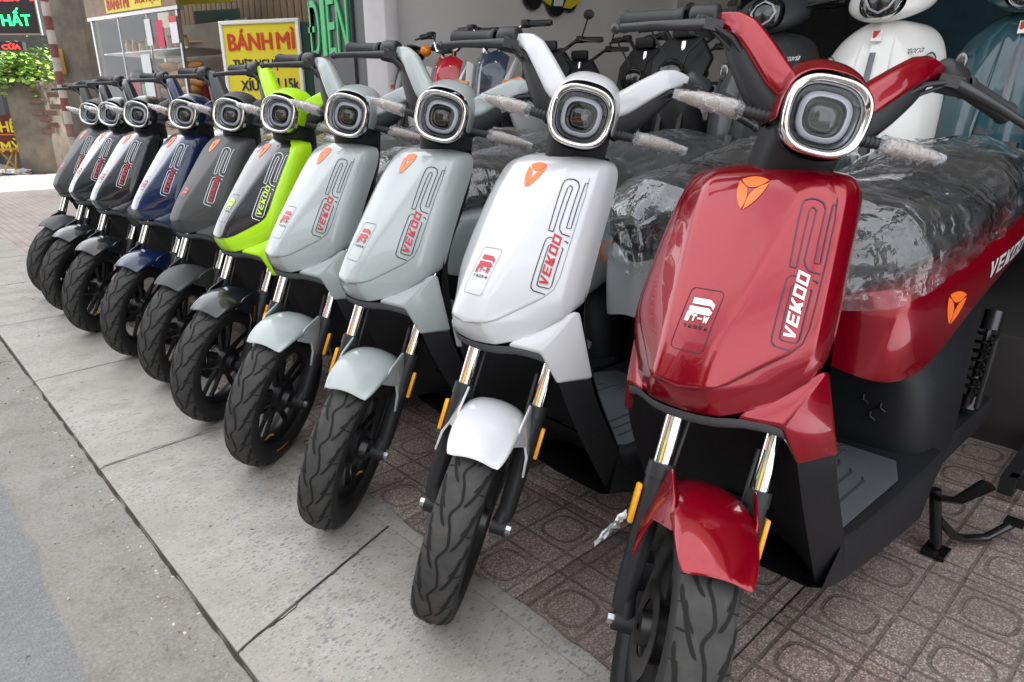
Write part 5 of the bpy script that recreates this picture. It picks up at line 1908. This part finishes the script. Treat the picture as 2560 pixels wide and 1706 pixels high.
    obj('rear_body', b, paintm, root, sub=2, smooth=180)
    b = MB(); rows = []
    for xx, yo, zb, zt in ((-.66, .05, .69, .73), (-.70, .12, .69, .77), (-.95, .15, .70, .78), (-1.1, .15, .70, .80), (-1.38, .12, .70, .81), (-1.46, .03, .70, .77)):
        half = [(xx, 0, zt), (xx, yo * .85, zt - .015), (xx, yo, zb), (xx, 0, zb)]
        rows.append(half + [(q, -yy, z) for q, yy, z in half[-2:0:-1]])
    b.grid(rows, close=True)
    obj('seat', b, MT['seat'], root, sub=2, smooth=180)
    return root
P_TEAL = paint('teal_paint', (.016, .066, .085))
P_IVORY = paint('ivory_paint', (.72, .72, .70))
P_BLACKS = paint('slate_black_paint', (.035, .037, .042), rough=.4, coat=.4)
retro(2.46, .97, R(180 + 4), 'white retro scooter with a long dark centre trim behind the red scooter', P_IVORY, L_DARK)
retro(2.52, .56, R(180 + 3), 'teal retro scooter at the right edge of the picture', P_TEAL, T_WHITE)
retro(2.50, 1.40, R(180 + 8), 'black retro scooter with white script lettering behind the grip of the red scooter', P_BLACKS, T_WHITE, lampdark=True)

def mini_bike(x, y, rz, label, mainm, sidem, tipm, letter=None):
    root = empty('mini_motorbike', (x, y, PZ), rz, label, 'motorbike', 'small motorbikes against the grey wall')
    bike_wheel(root, 0, .21, .04, False, 'front_wheel')
    bike_wheel(root, -1.05, .21, .045, False, 'rear_wheel')
    for s_ in (1, -1):
        obj('fork_leg', MB().tube([(0, s_ * .075, .21), (-.20, s_ * .07, .74)], .02, 10), CHR, root)
    bars(root, -.26, 1.09, .31, .10, .10)
    obj('riser', MB().tube([(-.24, .04, .76), (-.27, .05, .99)], .014, 8).tube([(-.24, -.04, .76), (-.27, -.05, .99)], .014, 8), CHR, root)
    obj('meter', MB().box((-.25, .0, 1.0), (.05, .09, .05)), MT['plastic2'], root, bevel=.01)
    b = MB()
    b.add([(-.14, 0, .70), (-.20, .10, .74), (-.27, .115, .93), (-.26, .05, .97), (-.25, 0, .955), (-.26, -.05, .97), (-.27, -.115, .93), (-.20, -.10, .74), (-.165, 0, .86)],
          [(0, 1, 8), (1, 2, 8), (2, 3, 8), (3, 4, 8), (4, 5, 8), (5, 6, 8), (6, 7, 8), (7, 0, 8)])
    vz = obj('visor', b, mainm, root, solid=.008, bevel=.004)
    for yy, zz, xx in ((.055, .90, -.222), (-.055, .90, -.222), (.045, .80, -.190), (-.045, .80, -.190)):
        obj('screw', MB().ball((xx, yy, zz), .0075, 8, sc=(.5, 1, 1)), MT['steel'], vz)
    for s_ in (1, -1):
        b = MB()
        b.prism([(-.10, s_ * .05, .62), (-.17, s_ * .13, .72), (-.25, s_ * .17, .92), (-.27, s_ * .135, .90), (-.19, s_ * .10, .72)], (-.03, 0, -.01))
        f_ = obj('side_fairing', b, sidem, root, bevel=.004)
        b = MB().prism([(-.055, s_ * .02, .575), (-.095, s_ * .052, .635), (-.15, s_ * .095, .69), (-.13, s_ * .04, .60)], (-.03, 0, -.008))
        obj('fairing_tip', b, tipm, f_)
        b = MB().prism([(-.20, s_ * .16, .70), (-.45, s_ * .20, .82), (-.80, s_ * .14, .66), (-.55, s_ * .16, .48), (-.30, s_ * .17, .52)], (0, -s_ * .03, 0))
        obj('side_panel', b, sidem, root, bevel=.006)
        obj('turn_signal', MB().tube([(-.20, s_ * .12, .80), (-.22, s_ * .20, .81)], .008, 6).ball((-.22, s_ * .215, .81), .022, 10, sc=(.5, 1.2, .6)), MT['amberlens'], root)
    b = MB(); rows = []
    for xx, yo, zb, zt in ((-.28, .06, .62, .78), (-.36, .11, .60, .84), (-.55, .12, .58, .84), (-.68, .08, .60, .76)):
        half = [(xx, 0, zt), (xx, yo * .8, zt - .03), (xx, yo, (zb + zt) / 2), (xx, 0, zb)]
        rows.append(half + [(q, -yy, z) for q, yy, z in half[-2:0:-1]])
    b.grid(rows, close=True)
    obj('tank', b, mainm, root, sub=1, smooth=60)
    obj('seat', MB().prism([(-.62, -.10, .76), (-.62, .10, .76), (-1.15, .08, .84), (-1.22, 0, .86), (-1.15, -.08, .84)], (0, 0, .05)), MT['seat'], root, bevel=.02)
    obj('frame', MB().tube([(-.22, 0, .70), (-.45, 0, .30), (-.75, 0, .28), (-1.05, 0, .21)], .03, 8).tube([(-.62, 0, .60), (-1.15, 0, .80)], .025, 8), MT['black'], root)
    obj('motor', MB().box((-.58, 0, .38), (.30, .20, .26)), MT['black'], root, bevel=.03)
    b = MB(); rows = []
    for k in range(9):
        a = R(30 + 120 * k / 8)
        rows.append([(cos(a) * .25, yy, .21 + sin(a) * .25 - abs(yy) * .2) for yy in (-.05, 0, .05)])
    b.grid(rows)
    obj('front_fender', b, mainm, root, solid=.004)
    if letter:
        me = fit_text(letter, .14, .04, bold=.01, shear=.2)
        o = put('lettering', me, T_WHITE, vz)
        o.matrix_basis = Matrix.Translation((-.222, -.085, .84)) @ Matrix.Rotation(R(60), 4, 'X') @ Matrix.Rotation(R(-40), 4, 'Z') @ Matrix(((0, 0, 1, 0), (1, 0, 0, 0), (0, 1, 0, 0), (0, 0, 0, 1))) if False else Matrix.Translation((-.200, 0, .86)) @ Matrix.Rotation(R(-24), 4, 'Y') @ Matrix(((0, 0, 1, 0), (1, 0, 0, 0), (0, 1, 0, 0), (0, 0, 0, 1)))
    return root
P_VISN = paint('visor_navy', (.030, .038, .065))
P_VISR = paint('visor_red', (.42, .012, .02))
mini_bike(2.42, 2.93, R(190), 'small motorbike with a dark navy visor and silver screws by the grey wall', P_VISN, P_WHITE, P_VISR)
mini_bike(2.46, 3.38, R(188), 'small red and white motorbike standing nearest the pale pilaster', P_VISR, P_WHITE, P_VISR)

def moped(x, y, rz):
    root = empty('moped', (x, y, PZ), rz, 'old white and black moped with orange signals in front of the letter board', 'moped')
    bike_wheel(root, 0, .25, .035, True, 'front_wheel')
    bike_wheel(root, -1.15, .25, .035, True, 'rear_wheel')
    bars(root, -.26, 1.02, .31, .02, .08, gm=MT['black'])
    b = MB(); b.grid([sect(-.20, .98, .05, .05, .05), sect(-.24, .98, .075, .07, .07), sect(-.32, .99, .07, .05, .05), sect(-.36, .99, .02, .02, .02)], close=True)
    hd = obj('headset', b, MT['blackgloss'], root, sub=1)
    b = MB().lathe([(.052, -.195), (.062, -.190), (.064, -.20)], (0, 0, .98), 'x', 24)
    obj('lamp_rim', b, CHR, hd)
    obj('lamp_lens', MB().lathe([(.054, -.196), (.035, -.186), (.001, -.182)], (0, 0, .98), 'x', 24), MT['lens'], hd)
    for s_ in (1, -1):
        obj('turn_signal', MB().ball((-.25, s_ * .155, 1.0), .034, 12).tube([(-.26, s_ * .08, .99), (-.25, s_ * .15, 1.0)], .008, 6), MT['amberlens'], root, smooth=180)
        b = MB(); b.grid([[(-.16 - .02 * (k == 0), s_ * (.03 if k == 0 else .11), .80), (-.20, s_ * .20, .78)] for k in (0, 1)]) if False else None
        b = MB(); b.grid([[(-.17, s_ * .055, .84), (-.22, s_ * .16, .82), (-.30, s_ * .185, .78)], [(-.14, s_ * .06, .60), (-.20, s_ * .19, .58), (-.30, s_ * .22, .56)], [(-.24, s_ * .06, .36), (-.28, s_ * .19, .34), (-.38, s_ * .22, .34)]])
        ls = obj('leg_shield', b, P_WHITE, root, solid=.008, sub=2, smooth=60)
        obj('wing_badge', MB().box((-.17, s_ * .10, .80), (.01, .05, .02), rot=Matrix.Rotation(R(-30 * s_), 3, 'Z')), M_RED, ls)
        obj('fork_leg', MB().tube([(0, s_ * .06, .25), (-.2, s_ * .055, .86)], .018, 8), MT['black'], root)
    obj('front_cover', MB().box((-.165, 0, .74), (.05, .10, .34), rot=Matrix.Rotation(R(-14), 3, 'Y')), MT['blackgloss'], root, bevel=.015)
    obj('frame', MB().tube([(-.22, 0, .74), (-.42, 0, .42), (-.75, 0, .42), (-1.15, 0, .60)], .04, 10).tube([(-.75, 0, .42), (-1.15, 0, .25)], .02, 8), MT['black'], root)
    obj('side_cover', MB().box((-.85, 0, .55), (.28, .22, .2)), P_WHITE, root, bevel=.03)
    obj('seat', MB().box((-.92, 0, .76), (.58, .24, .09)), MT['seat'], root, bevel=.03)
    obj('engine', MB().box((-.55, 0, .30), (.28, .22, .16)), MT['steel_dark'], root, bevel=.03)
    b = MB(); rows = []
    for k in range(11):
        a = R(10 + 150 * k / 10)
        rows.append([(cos(a) * .275, yy, .25 + sin(a) * .275 - abs(yy) * .3) for yy in (-.06, 0, .06)])
    b.grid(rows)
    obj('front_fender', b, P_VISR, root, solid=.004)
moped(2.44, 3.74, R(184))

def ebike(x, y, rz, label, s_=0):
    root = empty('electric_bicycle', (x, y, PZ), rz, label, 'bicycle', 'black electric bicycles in the shop')
    bike_wheel(root, 0, .26, .04, True, 'front_wheel')
    bike_wheel(root, -1.1, .26, .04, True, 'rear_wheel')
    obj('stem', MB().tube([(-.16, 0, .62), (-.25, 0, .98)], .018, 10), CHR, root)
    bars(root, -.26, 1.07, .30, .08, .13, gm=MT['black'])
    for q in (1, -1):
        obj('fork_leg', MB().tube([(0, q * .06, .26), (-.15, q * .055, .66)], .016, 8), MT['black'], root)
        obj('turn_signal', MB().ball((-.14, q * .12, .76), .022, 10), MT['amberlens'], root)
    obj('headlamp', MB().lathe([(.01, -.22), (.06, -.17), (.075, -.10), (.068, -.085)], (0, 0, .82), 'x', 20), CHR, root)
    obj('lamp_lens', MB().lathe([(.070, -.09), (.05, -.07), (.001, -.06)], (0, 0, .82), 'x', 20), MT['lens'], root)
    obj('frame', MB().tube([(-.20, 0, .66), (-.50, 0, .34), (-.80, 0, .32), (-1.1, 0, .26)], .03, 8).tube([(-.80, 0, .32), (-.95, 0, .66)], .022, 8), MT['black'], root)
    obj('battery_box', MB().box((-.58, 0, .46), (.36, .16, .26)), MT['plastic2'], root, bevel=.03)
    obj('seat', MB().box((-.95, 0, .76), (.52, .22, .10)), MT['seat'], root, bevel=.035)
    for cx in (0, -1.1):
        b = MB(); rows = []
        for k in range(13):
            a = R(5 + 160 * k / 12)
            rows.append([(cx + cos(a) * .29, yy, .26 + sin(a) * .29 - abs(yy) * .25) for yy in (-.05, 0, .05)])
        b.grid(rows)
        obj('fender', b, MT['plastic2'], root, solid=.004)
    b = MB(); b.grid([[(-.10, 0, .72), (-.14, .09, .72), (-.22, .13, .70)], [(-.10, 0, .56), (-.13, .12, .54), (-.24, .16, .52)], [(-.16, 0, .38), (-.20, .12, .36), (-.28, .15, .36)]])
    b.mirror()
    obj('front_panel', b, MT['plastic2'], root, solid=.006, sub=1)
    for q in (1, -1):
        obj('cable', MB().tube([(-.30, q * .2, 1.06), (-.20, q * .16, 1.03), (-.15, q * .06, .92), (-.17, 0, .75)], .005, 6), MT['black'], root)
    obj('meter', MB().box((-.24, 0, 1.03), (.05, .12, .06)), MT['plastic2'], root, bevel=.01)
    obj('fairing', MB().prism([(-.12, -.13, .74), (-.12, .13, .74), (-.22, .16, .90), (-.24, .09, 1.0), (-.24, -.09, 1.0), (-.22, -.16, .90)], (-.04, 0, 0)), MT['plastic2'], root, bevel=.01)
    obj('mirror', MB().tube([(-.30, .2, 1.08), (-.28, .24, 1.18)], .005, 6).ball((-.28, .245, 1.2), .035, 10, sc=(.3, 1, .8)), MT['black'], root)
ebike(3.05, 3.02, R(205), 'black electric bicycle standing nearest the grey wall in its cluster')
ebike(3.30, 2.55, R(188), 'black electric bicycle in the middle of the dark cluster')
ebike(4.1, 2.75, R(195), 'black electric bicycle farthest back in the dark cluster')
ebike(3.7, 3.35, R(200), 'black electric bicycle tucked against the wall behind the others')
ebike(2.95, 2.05, R(190), 'black electric bicycle with its lamp just left of the red scooter grip')
ebike(3.35, 2.30, R(192), 'black electric bicycle nearest the black retro scooter')

# cut-out wall sign: a toy-like yellow and green motorbike, hung on the grey wall
ws = empty('wall_cutout', (4.2, 4.09, 1.8), 0, 'yellow, green and black motorbike cut-out hung high on the grey wall', 'sign')
def disc(c, r_, y0, m, nm='wheel', th=.02):
    o = obj(nm, MB().lathe([(.001, y0), (r_, y0), (r_, y0 + th), (.001, y0 + th)], (c[0], 0, c[1]), 'y', 28), m, ws)
    return o
disc((-.12, .06), .105, -.035, M_BLK); disc((-.12, .06), .03, -.04, M_YEL, 'hub')
disc((.14, .04), .11, -.035, M_BLK); disc((.30, .07), .095, -.03, M_BLK); disc((.30, .07), .03, -.036, M_YEL, 'hub')
o = obj('body', MB().prism([(-.06, -.045, .05), (.06, -.045, .0), (.30, -.045, .0), (.40, -.045, .05), (.42, -.045, .26), (-.02, -.045, .24)], (0, .02, 0)), M_YEL, ws)
o = obj('cowl', MB().prism([(.06, -.055, -.01), (.20, -.055, .0), (.26, -.055, .10), (.24, -.055, .24), (.14, -.055, .24)], (0, .012, 0)), mat('cutout_green', (.02, .13, .07), .4), ws)
o = obj('cowl_panel', MB().prism([(.085, -.060, .0), (.185, -.060, .005), (.20, -.060, .06), (.15, -.060, .10), (.10, -.060, .07)], (0, .006, 0)), M_WHITE, ws)

# ------------------------------------------------------------------ across the street (seen in the paint and the chrome)
def house(y, w_, h_, col, awn, label, sgn):
    r = empty('shophouse', (-9.5, y, 0), 0, label, 'building', 'houses across the street')
    m = wall_mat('house_wall', tuple(c * .55 for c in col), .1, 1.)
    o = obj('wall', MB().box((-2, 0, h_ / 2), (4, w_ - .1, h_)), m, r)
    pane = mat('house_glass', (.03, .04, .05), .1)
    n = max(2, int(w_ / 1.6))
    for fl in range(1, int(h_ / 3.2)):
        for k in range(n):
            yy = (k + .5) / n * (w_ - .6) - (w_ - .6) / 2
            f_ = obj('window', MB().box((.02, yy, fl * 3.2 + 1.5), (.08, 1.0, 1.4)), M_WHITE, r)
            obj('pane', MB().box((.065, yy, fl * 3.2 + 1.5), (.02, .84, 1.24)), pane, f_)
    obj('shop_front', MB().box((.02, 0, 1.25), (.1, w_ - .8, 2.5)), M_GAP, r)
    obj('awning', MB().prism([(0, -w_ / 2 + .2, 2.9), (1.5, -w_ / 2 + .2, 2.5), (1.5, w_ / 2 - .2, 2.5), (0, w_ / 2 - .2, 2.9)], (0, 0, .05)), mat('awning', awn, .6), r)
    obj('sign', MB().box((.1, 0, 3.2), (.12, w_ - .6, .7)), mat('house_sign', sgn, .5), r)
house(-4.5, 5, 10, (.62, .55, .40), (.10, .22, .15), 'yellowish shophouse with a green awning across the street', (.6, .05, .04))
house(.4, 4.6, 7.5, (.60, .58, .55), (.45, .10, .06), 'low whitish shophouse with a red awning across the street', (.65, .5, .04))
house(5.2, 4.8, 11, (.45, .50, .55), (.12, .16, .30), 'blue-grey shophouse with a blue awning across the street', (.05, .3, .12))
house(10.4, 5.2, 8, (.64, .52, .42), (.40, .30, .08), 'pinkish shophouse with an ochre awning across the street', (.6, .08, .05))
house(15.8, 5.2, 10.5, (.58, .58, .55), (.10, .22, .15), 'white shophouse with a green awning at the far end across the street', (.05, .1, .4))

def street_tree(x, y, h_, seed, label):
    rnd = random.Random(seed)
    r = empty('street_tree', (x, y, 0), 0, label, 'tree', 'trees across the street')
    b = MB().tube([(0, 0, 0), (.05, .03, h_ * .3), (-.04, .05, h_ * .6)], [.16, .12, .07], 10)
    for k in range(7):
        a = rnd.uniform(0, 6.28)
        b.tube([(0, .03, h_ * .45), (cos(a) * .7, sin(a) * .7, h_ * .62), (cos(a) * 1.5, sin(a) * 1.5, h_ * .75)], [.05, .035, .015], 6)
    obj('trunk', b, M_WOOD, r)
    b = MB()
    cl = [(rnd.gauss(0, .8), rnd.gauss(0, .9), h_ * .72 + rnd.gauss(0, .6), rnd.uniform(.5, .9)) for _ in range(16)]
    for _ in range(2600):
        c = rnd.choice(cl)
        d = Vector((rnd.gauss(0, 1), rnd.gauss(0, 1), rnd.gauss(0, 1))).normalized() * c[3] * rnd.uniform(.5, 1)
        q = Vector(c[:3]) + d
        rot = Matrix.Rotation(rnd.uniform(0, 6.3), 3, 'Z') @ Matrix.Rotation(rnd.uniform(-1, 1), 3, 'X')
        b.add([q + rot @ Vector(p) for p in ((0, 0, 0), (.11, .06, .01), (.24, 0, -.03), (.11, -.06, .01))], [(0, 1, 2, 3)])
    o = obj('crown', b, mat('tree_leaf', (.035, .075, .018), .6, noise_amt=.4, noise_scale=2), r, weld=False)
    o['kind'] = 'stuff'
street_tree(-6.6, -2.2, 6.2, 2, 'leafy street tree across the road, opposite the red scooter')
street_tree(-6.8, 3.0, 5.6, 5, 'leafy street tree across the road, opposite the grey scooters')
street_tree(-6.5, 8.6, 6.5, 9, 'leafy street tree across the road, opposite the far end of the row')

# ------------------------------------------------------------------ litter along the kerb
rnd = random.Random(11)
b = MB()
for k in range(1500):
    y = rnd.uniform(.4, 6)
    x = KX - abs(rnd.gauss(0, .035)) - .004 if rnd.random() < .8 else rnd.uniform(-.4, .75)
    z = -.021 if x < KX else .0005
    if x < GX:
        z = -.0295
    s_ = rnd.uniform(.001, .0042)
    b.box((x, y, z + s_ * .3), (s_ * rnd.uniform(.8, 2.4), s_ * rnd.uniform(.6, 1.4), s_ * rnd.uniform(.3, .8)), m=rnd.choice((0, 0, 0, 1, 1, 2)), rot=Matrix.Rotation(rnd.uniform(0, 3), 3, 'Z'))
o = obj('kerb_litter', b, [mat('litter_brown', (.16, .11, .06), .9), mat('litter_grey', (.30, .29, .27), .9), mat('litter_pale', (.55, .52, .48), .9)], smooth=30)
o['kind'] = 'stuff'
o['label'] = 'leaf crumbs and grit lying along the kerb'
b = MB()
for k in range(14):
    y = rnd.uniform(.6, 4.5)
    x = KX - abs(rnd.gauss(0, .09)) - .01
    a = rnd.uniform(0, 3.1)
    l_ = rnd.uniform(.02, .06)
    b.tube([(x, y, -.0185), (x + cos(a) * l_ * .5, y + sin(a) * l_ * .5, -.0165), (x + cos(a + .5) * l_, y + sin(a + .5) * l_, -.018)], .0006, 4)
o = obj('twig_litter', b, mat('twig', (.15, .10, .055), .9))
o['kind'] = 'stuff'
o['label'] = 'thin dry twigs scattered in the gutter'
bpy.data.scenes.remove(BAKE)
